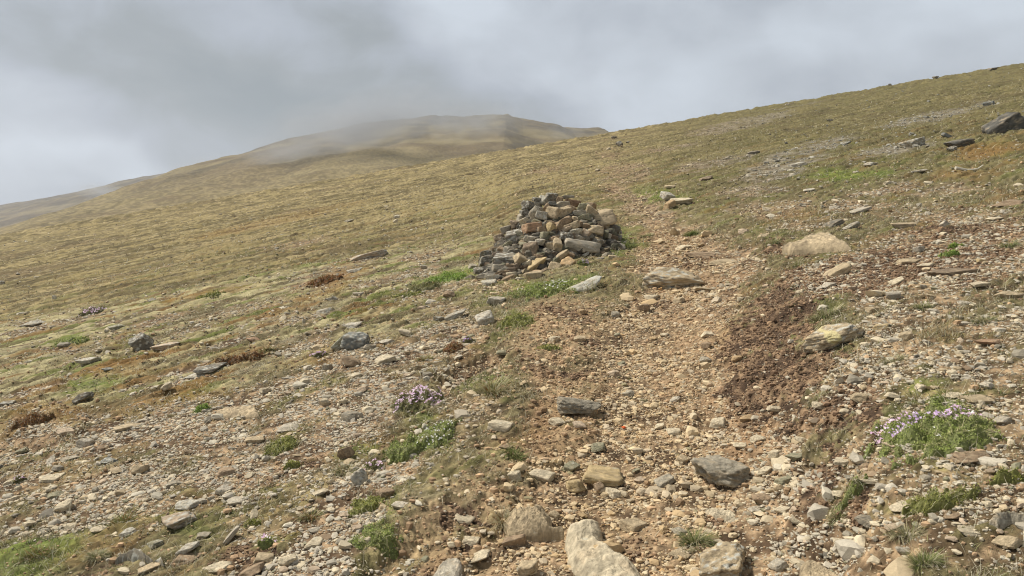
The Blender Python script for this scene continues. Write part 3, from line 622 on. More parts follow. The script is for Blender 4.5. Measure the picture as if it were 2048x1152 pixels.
# px, py, w, h, colour, lean, flat, depth, lichen, label, short phrase (a landmark for its neighbours)
ROCKS = [
 (1068, 1033, 128, 108, 't', -12, 0, .8, 0, 'big tan block with a dark hollow below, beside the long bottom slab', 'the big tan block'),
 (1222, 1105, 150, 190, 'tp', -40, 1, 1.0, 0, 'long pale tan slab running diagonally off the bottom edge of the path', 'the long diagonal slab'),
 (890, 1135, 72, 84, 'gp', 35, 1, .5, 0, 'smooth pale grey green triangular slab standing at the bottom edge', 'the grey green triangular slab'),
 (1207, 953, 82, 46, 'y', -5, 0, .8, 0, 'large yellow ochre stone of the pair lying on the gravel path', 'the large ochre stone'),
 (1152, 972, 42, 40, 'y', 0, 0, .9, 0, 'small yellow ochre stone beside the larger ochre one on the path', None),
 (1201, 977, 26, 30, 'b', 0, 0, .8, 0, 'small upright brown stone leaning against the large ochre stone', None),
 (1229, 986, 32, 25, 'tp', 0, 0, .9, 0, 'pale squarish stone just below the large ochre stone', None),
 (1085, 950, 55, 32, 'tp', -8, 1, .8, 0, 'low pale tan stone above the big tan block on the path', None),
 (1030, 955, 28, 26, 'tp', 5, 0, .8, 0, 'small pale tan stone at the path edge above the big block', None),
 (1109, 1031, 25, 26, 't', 0, 0, .8, 0, 'small round tan stone perched on the shoulder of the big tan block', None),
 (1031, 1083, 50, 36, 'b', 25, 1, .6, 0, 'thin brown stone leaning under the hollow of the big tan block', None),
 (1057, 1137, 50, 44, 't', 30, 0, .7, 0, 'tan stone at the bottom edge between the two large slabs', None),
 (1440, 940, 116, 82, 'g', -6, 0, .8, 0, 'big rough grey boulder with tan flanks half sunk in the path', 'the rough grey path boulder'),
 (1367, 919, 36, 26, 't', 0, 0, .8, 0, 'small tan brown stone touching the rough grey path boulder', None),
 (1267, 1048, 56, 38, 't', 5, 0, .8, 0, 'angular tan brown stone above the long diagonal slab', None),
 (1449, 1030, 86, 40, 'tp', -12, 1, .8, 0, 'flat pale tan slab behind the round grass tuft on the path', 'the flat slab behind the grass tuft'),
 (1452, 1120, 118, 106, 't', 22, 0, .8, .1, 'big brown grey boulder with an ochre face at the bottom edge', 'the ochre faced boulder'),
 (1658, 1140, 114, 60, 't', 0, 1, .7, 0, 'broad tan slab cut by the bottom edge on the gravel', 'the broad bottom slab'),
 (1512, 1019, 30, 20, 'gp', 0, 0, .8, 0, 'small blocky grey stone past the flat pale slab', None),
 (1567, 1019, 40, 16, 'tp', 5, 1, .7, 0, 'thin flat pale stone in the row past the flat slab', None),
 (1594, 1040, 36, 20, 'tp', -20, 1, .8, 0, 'tilted pale stone on the dark soil below the thin flat one', None),
 (2022, 1007, 96, 72, 'g', 8, 0, .8, 0, 'big grey brown boulder cut off by the frame beside the yellow green cushion', 'the big boulder at the frame edge'),
 (1942, 905, 74, 44, 'b', 5, 0, .9, 0, 'smooth brown rounded stone tucked under the large flowering cushion', 'the smooth brown stone'),
 (1957, 796, 58, 28, 't', 0, 0, .8, 0, 'lumpy tan stone behind the large flowering cushion', None),
 (1912, 789, 44, 18, 'tp', 10, 1, .8, 0, 'flat pale stone next to the lumpy tan one behind the cushion', None),
 (1741, 963, 44, 15, 'tp', -5, 1, .7, 0, 'flat pale shard on the gravel above the yellow green cushion', None),
 (1766, 972, 26, 20, 'gp', 0, 0, .8, 0, 'small grey stone beside the flat pale shard', None),
 (1942, 1059, 52, 28, 'tp', -5, 1, .8, 0, 'rugged pale tan stone on dark soil below the big edge boulder', None),
 (1683, 1084, 32, 17, 'tp', -5, 1, .8, 0, 'flat tan stone above the broad bottom slab', None),
 (1619, 964, 24, 16, 'tp', 0, 0, .8, 0, 'small round pale stone on dark earth beside the green grass patch', None),
 (1482, 893, 32, 16, 'tp', 5, 1, .8, 0, 'flat pale stone resting just behind the rough grey path boulder', None),
 (1672, 671, 134, 62, 't', 16, 0, .6, .15, 'large pale boulder with a yellow lichen patch in the dark bank', 'the yellow lichen boulder'),
 (1762, 653, 42, 22, 'y', 10, 1, .7, .1, 'flat yellowish stone touching the upper end of the yellow lichen boulder', None),
 (1347, 556, 138, 60, 't', -3, 0, .6, .1, 'broad tan grey boulder in the path beside the cairn', 'the broad path boulder'),
 (1636, 488, 142, 54, 't', 15, 1, .8, 0, 'broad smooth orange tan slab lying tilted on the upper bank', 'the broad tilted slab'),
 (1672, 544, 62, 24, 't', 32, 1, .5, 0, 'wedge shaped stone tilted up with a dark underside on the bank', 'the tilted wedge'),
 (1912, 543, 98, 23, 'db', 3, 1, .35, 0, 'long dark brown flat stone set on edge in the gravel slope', 'the long dark edge stone'),
 (1986, 683, 60, 17, 'r', 3, 1, .8, 0, 'orange brown flat stone on the gravel slope', 'the orange brown flat stone'),
 (2022, 588, 54, 24, 't', 0, 0, .7, 0, 'dull tan wedge stone near the frame edge on the gravel slope', None),
 (1868, 622, 26, 13, 'gp', 0, 1, .7, 0, 'small pale slab capping the dark hole in the slope', None),
 (1661, 570, 30, 17, 'gp', 10, 0, .8, 0, 'small pale stone under the tilted wedge', None),
 (1643, 576, 22, 12, 'gp', 20, 0, .8, 0, 'tiny grey stone beside the pale one under the tilted wedge', None),
 (1822, 522, 46, 18, 't', 8, 1, .8, 0, 'brownish flat stone between the tilted slab and the bright moss pair', None),
 (1852, 532, 36, 14, 'tp', 10, 1, .8, 0, 'pale flat stone touching the end of the long dark edge stone', None),
 (1965, 522, 20, 12, 'y', -10, 0, .8, 0, 'small yellowish stone beyond the long dark edge stone', None),
 (1798, 562, 32, 18, 'tp', 20, 1, .8, 0, 'greenish tan flat slab above a dark crack in the bank', None),
 (1958, 566, 34, 14, 'tp', 5, 1, .8, 0, 'pale sandy flat stone below the long dark edge stone', None),
 (1838, 499, 22, 18, 'gp', 10, 0, .8, 0, 'pale grey stone at the foot of the dark earth clod', None),
 (1336, 394, 32, 20, 'gp', -10, 0, .8, .4, 'whitish rounded rock beside the trail above the cairn', 'the whitish trail rock'),
 (1363, 401, 44, 16, 'tp', 0, 1, .9, 0, 'pale smooth slab touching the whitish rounded trail rock', None),
 (1338, 411, 28, 16, 'o', 25, 1, .8, 0, 'orange tinted stone below the whitish trail rock', None),
 (1328, 425, 38, 11, 't', 8, 1, .7, 0, 'thin tan stone edging the trail below the orange tinted one', None),
 (1342, 374, 24, 10, 't', -5, 0, .8, 0, 'small tan rock in turf above the whitish trail rock', None),
 (2012, 248, 84, 46, 'k', 22, 0, .8, 0, 'big dark grey crag on the upper grass slope', 'the big dark crag'),
 (1919, 286, 46, 18, 'k', 10, 0, .8, 0, 'low dark rock in grass below the big dark crag', 'the low dark rock'),
 (1828, 285, 46, 24, 'g', 8, 0, .8, .2, 'rounded grey rock on the upper grass slope', 'the rounded grey upper rock'),
 (1905, 298, 20, 12, 'd', 0, 0, .8, .4, 'small blotched rock touching the underside of the low dark rock', None),
 (1980, 207, 26, 12, 'bg', 20, 0, .8, 0, 'small bluish rock high on the upper slope', None),
 (1893, 272, 22, 9, 'bg', -20, 1, .7, 0, 'thin bluish rock just above the low dark rock', None),
 (1810, 450, 66, 13, 't', 3, 1, .7, 0, 'flat tan slab with an orange end on dark soil', 'the orange ended slab'),
 (1889, 449, 20, 14, 'gp', 35, 1, .6, 0, 'pale stone standing tilted on dark soil past the orange ended slab', None),
 (1991, 437, 34, 11, 'tp', 5, 0, .8, 0, 'rounded pale stone in the grass above the bright moss pair', None),
 (2020, 404, 62, 20, 'b', 5, 0, .8, 0, 'brown grey mound shaped rock near the frame edge', None),
 (1722, 421, 48, 9, 'gp', 15, 1, .6, 0, 'long thin grey stone in the upper grass', None),
 (1668, 447, 46, 16, 'd', 15, 0, .7, 0, 'dark layered rock poking from turf above the broad tilted slab', None),
 (1702, 452, 34, 16, 'g', 20, 0, .7, .2, 'grey layered rock beside the dark one above the broad tilted slab', None),
 (1672, 414, 26, 9, 'gp', 0, 1, .7, 0, 'small pale flat rock in the grey scree patch', None),
 (1406, 508, 64, 16, 'b', 0, 0, .9, 0, 'low brown mound shaped rock in the middle of the upper path', None),
 (1448, 523, 60, 13, 't', 5, 1, .9, 0, 'low tan slab on the path below the brown mound rock', None),
 (1369, 495, 34, 12, 'tp', 8, 1, .8, 0, 'pale flat stone on the path above the broad path boulder', None),
 (1489, 462, 26, 13, 'pk', 5, 0, .8, 0, 'pinkish stone at the grassy edge of the upper path', None),
 (1303, 594, 38, 15, 'tp', 3, 1, .8, 0, 'flat tan stone in front of the broad path boulder', None),
 (1410, 577, 50, 16, 't', -5, 0, .9, 0, 'low stone half buried under the end of the broad path boulder', None),
 (1159, 812, 88, 52, 'g', -8, 0, .7, 0, 'dark grey rock with a deep notch at the path edge', 'the notched dark rock'),
 (1178, 820, 40, 34, 't', -20, 0, .8, 0, 'tan stone leaning on the end of the notched dark rock', None),
 (1002, 849, 52, 28, 'tp', -3, 1, .8, 0, 'clean pale yellow flat stone on the clay beside the grass strip', 'the clean pale flat stone'),
 (1114, 843, 36, 22, 'tp', -5, 1, .8, 0, 'pale tan stone just below the notched dark rock', None),
 (709, 683, 52, 42, 'bg', 5, 0, .8, .12, 'dark blue grey cubic boulder standing on the stony slope', 'the blue grey cubic boulder'),
 (680, 688, 36, 36, 'gg', 20, 0, .8, .1, 'mossy green stone pressed against the blue grey cubic boulder', None),
 (704, 652, 40, 15, 'gp', 12, 0, .8, .1, 'pale humped stone above the blue grey cubic boulder', None),
 (699, 723, 46, 32, 'b', -5, 0, .8, 0, 'brownish wedge stone below the blue grey cubic boulder', None),
 (655, 734, 20, 17, 'g', 0, 0, .8, 0, 'small grey brown cube below the mossy green stone', None),
 (739, 694, 26, 16, 'g', 0, 0, .8, 0, 'rounded grey stone at the foot of the blue grey cubic boulder', None),
 (773, 682, 32, 14, 'gp', 8, 1, .8, 0, 'pale flat stone just past the rounded grey one', None),
 (772, 718, 44, 22, 'tp', 12, 1, .8, 0, 'tan wedge shaped stone on the stony slope', 'the tan wedge on the stony slope'),
 (708, 752, 32, 13, 'tp', 8, 1, .8, 0, 'flat pale stone on the slope below the brownish wedge', None),
 (810, 665, 26, 14, 'tp', -10, 0, .8, 0, 'pinkish tan pointed stone at the top of the stony slope', None),
 (702, 832, 44, 30, 'g', 15, 0, .8, 0, 'rounded grey tan stone on dark soil left of the pink flower cushion', 'the rounded stone by the pink flowers'),
 (992, 601, 40, 24, 'gp', 8, 0, .7, 0, 'angular pale grey stone in the grass below the cairn', 'the angular stone below the cairn'),
 (969, 639, 40, 34, 'gp', 10, 0, .8, .2, 'light grey knobbly rock in turf below the angular stone', 'the light grey knobbly rock'),
 (878, 638, 24, 14, 'g', 0, 0, .8, .2, 'small grey rock at the end of a turf ledge', None),
 (912, 630, 48, 16, 'g', 22, 0, .6, .2, 'long grey rock under a turf ledge beside the small grey one', None),
 (898, 590, 24, 16, 'b', 5, 0, .8, 0, 'brown rock poking from turf near the yellow green moss', None),
 (843, 615, 18, 9, 'pk', 0, 0, .8, 0, 'small pinkish stone in turf beside the brown rock', None),
 (1163, 573, 92, 30, 'w', 28, 0, .5, .7, 'long black and white lichen rock slanting beneath the cairn', 'the slanting lichen rock'),
 (278, 688, 46, 42, 'd', 15, 0, .7, .35, 'dark lichen spotted rock on the mossy slope', 'the dark spotted rock'),
 (332, 691, 54, 20, 'pk', 12, 0, .8, .2, 'pinkish tan lumpy rock beside the dark spotted rock', None),
 (418, 737, 60, 22, 'd', 8, 0, .8, .4, 'dark rock crusted with white lichen among rusty heath', 'the white crusted dark rock'),
 (392, 750, 52, 15, 'w', 8, 0, .8, .6, 'white crusted flat rock just below the dark crusted one', None),
 (175, 720, 46, 15, 'gp', 5, 1, .8, .4, 'pale grey flat rock with white blotches on pale moss', None),
 (213, 741, 24, 8, 'bg', 3, 1, .8, 0, 'small bluish flat stone in pale moss', None),
 (474, 825, 94, 30, 't', 5, 1, .7, 0, 'large smooth tan flat stone at the top of the scree', 'the large smooth tan stone'),
 (579, 853, 52, 16, 'gp', 5, 1, .8, 0, 'layered pale flat stone on the scree', None),
 (509, 880, 42, 20, 't', 0, 1, .8, 0, 'tan flat stone with a dark underside on the scree', 'the undercut tan stone'),
 (216, 921, 40, 18, 'bg', 5, 0, .8, .3, 'glossy blue grey stone with a white streak on the scree', 'the glossy streaked stone'),
 (230, 941, 28, 15, 't', -10, 0, .8, 0, 'tan stone just below the glossy streaked stone', None),
 (255, 853, 58, 20, 't', 5, 1, .8, 0, 'smooth tan slab under a mossy edge at the scree top', None),
 (128, 862, 40, 16, 'pk', 5, 1, .8, 0, 'pinkish grey flat stone at the scree top', None),
 (138, 917, 40, 12, 'g', 5, 1, .8, 0, 'dull grey flat stone low in the scree', None),
 (166, 796, 38, 26, 'd', 20, 0, .8, .1, 'dark mossy lump of rock among pale moss', None),
 (719, 957, 34, 44, 'w', 20, 0, .7, .3, 'whitish rounded stone standing up in the grass strip', 'the whitish standing stone'),
 (375, 1008, 50, 24, 'w', 5, 0, .8, .7, 'white lichen covered rock above a tan one', None),
 (354, 1042, 72, 44, 'pk', 8, 0, .8, .3, 'rough pinkish tan rock below the white lichen covered one', 'the rough pinkish rock'),
 (265, 1096, 76, 48, 'g', 12, 0, .8, .15, 'big smooth grey boulder at the bottom corner slope', 'the smooth grey corner boulder'),
 (309, 1088, 38, 20, 'gg', 12, 1, .7, .1, 'greenish grey angular slab leaning on the smooth grey boulder', None),
 (254, 1064, 34, 18, 'gp', 15, 0, .8, .4, 'pale lichen stone just above the smooth grey boulder', None),
 (372, 1117, 54, 32, 'b', 8, 0, .8, 0, 'brown rounded stone between two grey slabs near the bottom', 'the brown rounded bottom stone'),
 (372, 1094, 48, 24, 'gp', 20, 1, .8, .2, 'grey slab lying on top of the brown rounded stone', None),
 (405, 1071, 32, 18, 'g', 10, 0, .8, 0, 'small grey stone beyond the grey slab', None),
 (526, 1117, 40, 32, 't', 0, 0, .9, 0, 'squarish orange tan block next to the small pale pink flowers', 'the squarish orange tan block'),
 (498, 1140, 52, 32, 'b', 20, 0, .8, 0, 'brown stone slanting below the squarish block', None),
 (457, 1079, 66, 14, 'gp', 50, 1, .35, 0, 'long thin weathered slab slanting like a stick near the bottom', 'the long thin weathered slab'),
 (70, 993, 32, 12, 'gp', -5, 1, .8, 0, 'small pale greenish plate on the scree', None),
 (106, 992, 32, 15, 'gg', 8, 1, .8, 0, 'greenish grey plate beside the pale one on the scree', None),
 (97, 957, 48, 12, 'tp', 5, 1, .8, 0, 'long pale tan plate on the scree', None),
 (57, 1048, 30, 17, 'tp', 10, 1, .8, 0, 'tan angular plate at the lower edge of the scree', None),
 (137, 1052, 30, 15, 'tp', 3, 0, .8, 0, 'tan rounded stone where the scree meets dark grass', None),
 (294, 1136, 54, 26, 't', 15, 1, .8, 0, 'tan flat stone on the bottom edge below the smooth grey boulder', None),
 (432, 1134, 54, 26, 'tp', 5, 1, .8, 0, 'pale tan stone on the bottom edge past the brown rounded stone', None),
 (345, 967, 40, 18, 'g', 10, 0, .8, 0, 'grey stone over a dark hollow in the middle of the scree', None),
 (690, 905, 30, 36, 'b', 50, 0, .7, 0, 'smooth rusty brown stone half hidden in the grass strip', None),
 (14, 807, 30, 13, 'd', 3, 0, .8, .5, 'black and white lichen rock at the frame edge', None),
 (62, 648, 54, 16, 'g', 8, 0, .7, .3, 'knobbly grey lichen rocks ridge in pale moss', None),
 (232, 655, 40, 14, 'gg', 5, 1, .8, .1, 'greenish grey stone with a squared end in moss', None),
 (735, 513, 78, 17, 'pk', 15, 0, .4, .5, 'long lichen mottled outcrop on the brow beyond the mossy slope', 'the long mottled outcrop'),
 (708, 541, 36, 10, 'g', 10, 0, .7, .1, 'low grey rock below the long mottled outcrop', None),
 (506, 681, 28, 13, 'r', 0, 0, .8, 0, 'small orange tan rounded stone in pale moss', None),
 (608, 643, 10, 10, 'w', 20, 0, .7, 0, 'tiny bright white stone in pale moss', None),
 (648, 622, 32, 14, 'g', 5, 0, .8, .4, 'grey lichen rocks cluster lump at the heath edge', None),
 (717, 587, 24, 9, 'g', 0, 0, .8, 0, 'small grey brown hump of rock in mossy turf', None),
 (664, 597, 24, 12, 'g', 10, 0, .8, .3, 'grey rock nestled in mossy turf', None),
 (108, 596, 9, 9, 'w', 0, 0, .8, .5, 'little white stone alone in the far straw grass', None),
 (4, 565, 12, 8, 'g', 0, 0, .8, .1, 'grey stone in straw grass at the frame edge', None),
 (793, 434, 14, 8, 'w', 20, 1, .8, 0, 'small whitish stone in the far straw grass beyond the cairn', None),
 (698, 442, 18, 7, 'g', 8, 0, .8, 0, 'small grey stone in the far straw grass', None),
 (1239, 289, 13, 12, 'd', 20, 0, .8, .3, 'small dark rock pile crest on the far trail', None),
 (1228, 275, 11, 6, 'd', 0, 0, .8, 0, 'tiny dark peak of rock on the skyline', None),
 (1256, 284, 9, 5, 'd', 0, 0, .8, 0, 'tiny dark rock beyond the far trail pile', None),
 (1218, 298, 10, 5, 'tp', 20, 0, .8, 0, 'tiny pale stone under the far trail rock pile', None),
 (1620, 380, 30, 8, 'gp', 8, 1, .7, .2, 'flat grey rock at the lower end of the grey scree', None),
 (1596, 331, 34, 11, 'gp', 15, 1, .7, .1, 'grey layered rock in the middle of the grey scree', None),
 (1690, 288, 34, 9, 'bg', 15, 1, .7, .2, 'bluish rock at the upper end of the grey scree', None),
 (1508, 306, 26, 9, 'd', 8, 0, .7, 0, 'dark rock in olive turf above the grey scree', None),
 (1414, 357, 34, 11, 'db', 12, 0, .7, 0, 'dark brown turf capped rock above the trail', None),
 (1660, 241, 12, 6, 'g', 0, 0, .7, 0, 'tiny grey rock high on the olive slope', None),
 (1780, 170, 8, 5, 'g', 0, 0, .7, 0, 'tiny rock standing on the upper skyline', None),
 (1872, 154, 13, 4, 'd', 5, 0, .8, 0, 'low dark outcrop on the upper skyline beyond the tiny rock', None),
 (1990, 137, 22, 5, 'd', 8, 0, .8, 0, 'long low outcrop at the highest end of the skyline', None),
 (1575, 210, 10, 5, 'g', 5, 0, .8, 0, 'tiny grey lump half way along the skyline', None),
 (1742, 330, 26, 9, 'gp', 8, 1, .8, .1, 'pale flat rock in grass under the rounded grey upper rock', None),
 (1840, 345, 30, 8, 'g', 8, 1, .8, .1, 'thin grey rock in olive turf below the rounded grey upper rock', None),
 (1530, 470, 26, 12, 't', 10, 0, .8, 0, 'tan stone beside the overhanging turf on the bank', None),
 (940, 1080, 40, 26, 'tp', 10, 0, .8, 0, 'tan stone on clay above the grey green triangular slab', None),
 (800, 1010, 36, 22, 'gp', 10, 0, .8, 0, 'grey stone among green moss below the white dotted cushion', None),
]
# the cairn, from a 5x enlargement: X, Y, W, H, lean, colour, landmark phrase
CZ = [
 (690,205,130,95,10,'d','the dark lichened top corner stone'), (770,145,80,40,0,'d',None), (780,192,80,60,0,'g',None), (838,158,100,80,-30,'w','the whitish top stone'), (915,125,112,80,0,'d','the darkest top stone'),
 (925,190,80,42,0,'bg',None), (1000,158,65,72,0,'t',None), (1030,205,132,75,0,'g',None), (1140,180,150,62,-15,'r','the long reddish top stone'), (1085,120,110,32,0,'g',None), (875,228,92,86,-20,'b',None),
 (945,282,172,112,0,'t','the big tan wedge'), (1056,272,105,112,-20,'t','the speckled round stone'), (1112,242,90,62,0,'t',None), (1222,225,122,72,10,'gg','the green tinged stone'), (1312,208,90,60,0,'t',None), (1312,262,112,80,-30,'t',None),
 (650,275,92,52,0,'d',None), (755,288,120,112,30,'g','the tall grey round stone'), (812,250,50,40,0,'g',None), (815,312,102,88,0,'w','the dark bellied pale stone'), (612,325,80,72,0,'w',None), (655,372,92,82,30,'tp','the pale leaning stone'),
 (1195,275,120,50,0,'w',None), (1242,322,130,58,0,'gg',None), (1400,342,285,130,15,'t','the large ragged tan block'), (1150,342,60,52,0,'t',None), (1060,357,112,66,20,'t',None), (910,387,62,46,0,'t',None),
 (725,437,172,120,0,'r','the big rusty stone'), (815,457,85,74,0,'b',None), (905,445,92,108,-25,'y','the ochre diamond stone'), (980,412,92,78,0,'t',None), (1110,415,160,58,20,'t','the long tan shard'), (1050,452,132,44,25,'pk',None),
 (1212,392,86,46,-30,'b',None), (1265,420,60,62,0,'b',None), (1352,467,142,108,0,'t','the boxy orange tan stone'), (1265,492,100,88,-15,'pk',None), (1160,480,112,82,0,'w','the white blotched stone'), (1040,522,160,88,0,'d','the purple grey speckled stone'),
 (1192,532,100,58,-20,'g',None), (942,540,100,42,15,'b',None), (855,507,102,70,0,'gg',None), (765,362,80,40,0,'gg',None), (830,410,60,48,0,'g',None), (562,517,172,130,25,'d','the big dark grey block'), (455,447,92,80,0,'g',None),
 (560,402,100,88,0,'db',None), (400,552,112,110,0,'db','the rough dark brown stone'), (700,540,112,58,0,'w',None), (800,572,92,60,0,'w',None), (735,602,92,70,0,'w',None), (712,652,150,140,0,'db','the ragged brown boulder'), (640,602,80,50,0,'gg',None),
 (900,612,82,60,0,'t',None), (975,632,118,140,-25,'t','the tall tan grey stone'), (1215,622,320,120,-10,'gp','the large pale grey slab'), (1330,652,104,98,0,'w','the round pale cap stone'), (1390,572,112,68,-20,'d',None), (1250,697,84,26,20,'w',None),
 (480,602,112,60,20,'gg',None), (462,652,58,68,0,'gp',None), (408,652,70,58,0,'b',None), (350,647,62,42,0,'t',None), (312,685,180,46,0,'d','the dark flat plate'), (225,717,42,60,0,'d',None), (262,777,160,118,30,'d','the big dark foot stone'),
 (455,742,200,88,0,'d','the long grey block'), (610,752,108,128,30,'t','the upright tan foot stone'), (672,782,82,52,30,'tp',None), (820,692,92,60,0,'gg',None), (885,707,84,58,-35,'pk',None), (787,727,92,60,0,'t',None),
 (720,828,300,90,25,'y','the large yellow block'), (978,737,225,52,38,'t','the leaning long slab'), (1092,702,92,68,-30,'t',None), (950,837,130,108,-10,'t',None), (1090,802,130,128,30,'o','the orange foot stone'), (742,917,160,98,15,'t','the front tan stone'),
 (600,947,82,42,0,'w',None), (517,902,92,58,0,'tp',None), (482,947,122,54,20,'t',None), (350,930,132,56,0,'w',None), (390,837,112,78,0,'g',None), (497,817,82,52,0,'b',None), (560,817,80,60,0,'db',None), (270,862,62,50,0,'w',None),
 (318,812,32,60,0,'gp',None), (315,862,110,18,70,'w',None), (420,880,152,36,8,'b',None), (190,867,92,70,0,'d',None), (122,832,82,60,0,'d',None), (100,932,92,48,0,'g',None), (220,922,110,56,0,'g',None), (292,997,132,84,0,'w','the white stone at the foot'),
 (600,1062,56,50,0,'w',None), (850,862,72,66,0,'db',None), (1432,682,52,34,0,'t',None), (1482,702,92,48,0,'g',None), (1532,732,82,50,0,'t',None), (1425,737,92,22,0,'g',None), (1478,505,70,56,0,'w',None), (1560,452,112,68,0,'d','the dark stone in the shade'),
 (1630,580,82,38,0,'w',None), (600,702,62,40,0,'b',None), (545,662,120,36,0,'d',None), (560,622,62,48,0,'g',None),
]

POLY = {
 'the long diagonal slab': ([(1132, 1037), (1165, 1029), (1199, 1026), (1207, 1063), (1250, 1081), (1271, 1102), (1283, 1124), (1292, 1160), (1290, 1200), (1175, 1200), (1164, 1152), (1152, 1124), (1138, 1093), (1129, 1060)], .08, .010),
 'the big tan block': ([(1002, 996), (1040, 986), (1089, 986), (1104, 1002), (1101, 1026), (1126, 1044), (1129, 1069), (1104, 1078), (1077, 1084), (1052, 1075), (1028, 1050), (1016, 1026)], .11, .012),
 'the grey green triangular slab': ([(852, 1165), (875, 1118), (893, 1101), (918, 1099), (925, 1109), (924, 1136), (918, 1160), (905, 1195), (850, 1195)], .035, .004),
 'the broad bottom slab': ([(1605, 1130), (1633, 1122), (1706, 1116), (1713, 1134), (1714, 1190), (1600, 1190), (1598, 1145)], .045, .008),
 'the flat slab behind the grass tuft': ([(1407, 1018), (1424, 1011), (1464, 1014), (1482, 1026), (1490, 1044), (1479, 1049), (1445, 1041), (1424, 1031)], .022, .004),
 'the broad tilted slab': ([(1563, 508), (1590, 484), (1614, 468), (1651, 457), (1698, 472), (1705, 481), (1694, 488), (1629, 501), (1585, 512)], .10, .014),
 'the large smooth tan stone': ([(427, 828), (448, 812), (514, 810), (521, 828), (486, 833), (434, 840)], .05, .006),
 'the smooth grey corner boulder': ([(228, 1112), (244, 1078), (275, 1073), (299, 1081), (328, 1099), (324, 1115), (269, 1124), (254, 1124)], .10, .014),
 'the big boulder at the frame edge': ([(1976, 1029), (1996, 991), (2024, 980), (2060, 978), (2090, 1000), (2085, 1035), (2025, 1041), (1990, 1038)], .11, .010),
}
TAKEN = []            # (px, py, w, h) of the placed stones, in the photo
LAND = []             # (px, py, phrase)
used_labels = set()
def relation(px, py, lands, size_colour, used, where=''):
    """'small grey stone just above the rusty block': unique among the labels so far"""
    order = sorted(lands, key=lambda q: (q[0] - px) ** 2 + (1.6 * (q[1] - py)) ** 2)
    def rel(q, near=True):
        dx, dy = px - q[0], (py - q[1]) * 1.6
        if abs(dx) > abs(dy): return ('right of ' if dx > 0 else 'left of ') + q[2]
        return ('below ' if dy > 0 else 'above ') + q[2]
    for q in order[:4]:
        for pre in ('just ', ''):
            s = f'{size_colour}{where} {pre}{rel(q)}'
            if s not in used and len(s.split()) <= 16:
                used.add(s); return s
    for a in order[:6]:
        for b in order[:6]:
            if a is b: continue
            s = f'{size_colour}{where}, {rel(a)}, {rel(b)}'
            if s not in used and len(s.split()) <= 16:
                used.add(s); return s
    for k in ('higher', 'lower', 'rounder', 'flatter'):
        s = f'{k} {size_colour}{where} {rel(order[0])}'
        if s not in used: used.add(s); return s
    return size_colour + where + ' ' + rel(order[0])

for i, (px, py, w, h, code, rot, flat, depth, lich, label, short) in enumerate(ROCKS):
    nm = 'boulder' if w * h > 3500 else 'flat_stone' if flat and w > 45 else 'stone' if w > 20 else 'small_stone'
    if short in POLY:
        pts, T, rg = POLY[short]
        o, info = slab_rock(nm, pts, T, code, 300 + i * 17, rg, lich)
    else:
        o, info = place_rock(px, py, w, h, code, rot, flat, .82, depth, .24, lich, .07 if w * h > 2500 else .05, i * 31, nm, 4 if flat else 6)
    tag(o, label, 'boulder' if nm == 'boulder' else 'stone', 'stones scattered over the slope')
    TAKEN.append((px, py, w, h))
    used_labels.add(label)
    if short: LAND.append((px, py, short))
    if short == 'the yellow lichen boulder':
        me = o.data; n = len(me.vertices); co = np.empty(n * 3, np.float32); me.vertices.foreach_get('co', co); co = co.reshape(-1, 3)
        c = np.empty(n * 4, np.float32); me.color_attributes['Col'].data.foreach_get('color', c); c = c.reshape(-1, 4)
        d = np.hypot((co[:, 0] + .12 * info[3]) / (.10 * info[3]), (co[:, 2] - .28 * info[4]) / (.28 * info[4])) + .7 * perlin3(co * 14)
        t = sstep(1.0, .8, d)[:, None]; c[:, :3] = c[:, :3] * (1 - t) + np.array([.60, .52, .27]) * t
        me.color_attributes['Col'].data.foreach_set('color', c.ravel())

# ------------------------------------------------------------------ the cairn
CY = 9.25
SIL = np.array([(925, 580), (940, 560), (960, 520), (985, 497), (1003, 468), (1030, 452), (1047, 424), (1066, 406), (1110, 398), (1160, 405), (1190, 414), (1222, 434), (1232, 450), (1238, 470)], float)
def cairn_h(x, y):
    x = np.asarray(x, float); y = np.asarray(y, float)
    px = x / CY * F + 1024
    top = np.interp(px, SIL[:, 0], 576 - SIL[:, 1]) / F * CY - .05
    base = slope(x, np.full_like(x, CY))
    hs = np.clip(top - base, 0, None) * sstep(920, 950, px) * sstep(1246, 1224, px)
    yf = np.interp(x, [-.33, 1.15], [7.85, 8.75])
    t = np.where(y < CY, (CY - y) / (CY - yf), (y - CY) / 0.9)
    return hs * (1 - np.clip(t, 0, 1) ** 1.45)
def cairn_at(px, py):
    u = (px - 1024) / F; v = (576 - py) / F
    Y = np.linspace(7.4, CY + .12, 500)
    z, _ = ground(u * Y, Y)
    hit = np.nonzero(z + cairn_h(u * Y, Y) >= v * Y)[0]
    k = int(hit[0]) if len(hit) else 499
    return u * Y[k], Y[k], v * Y[k]
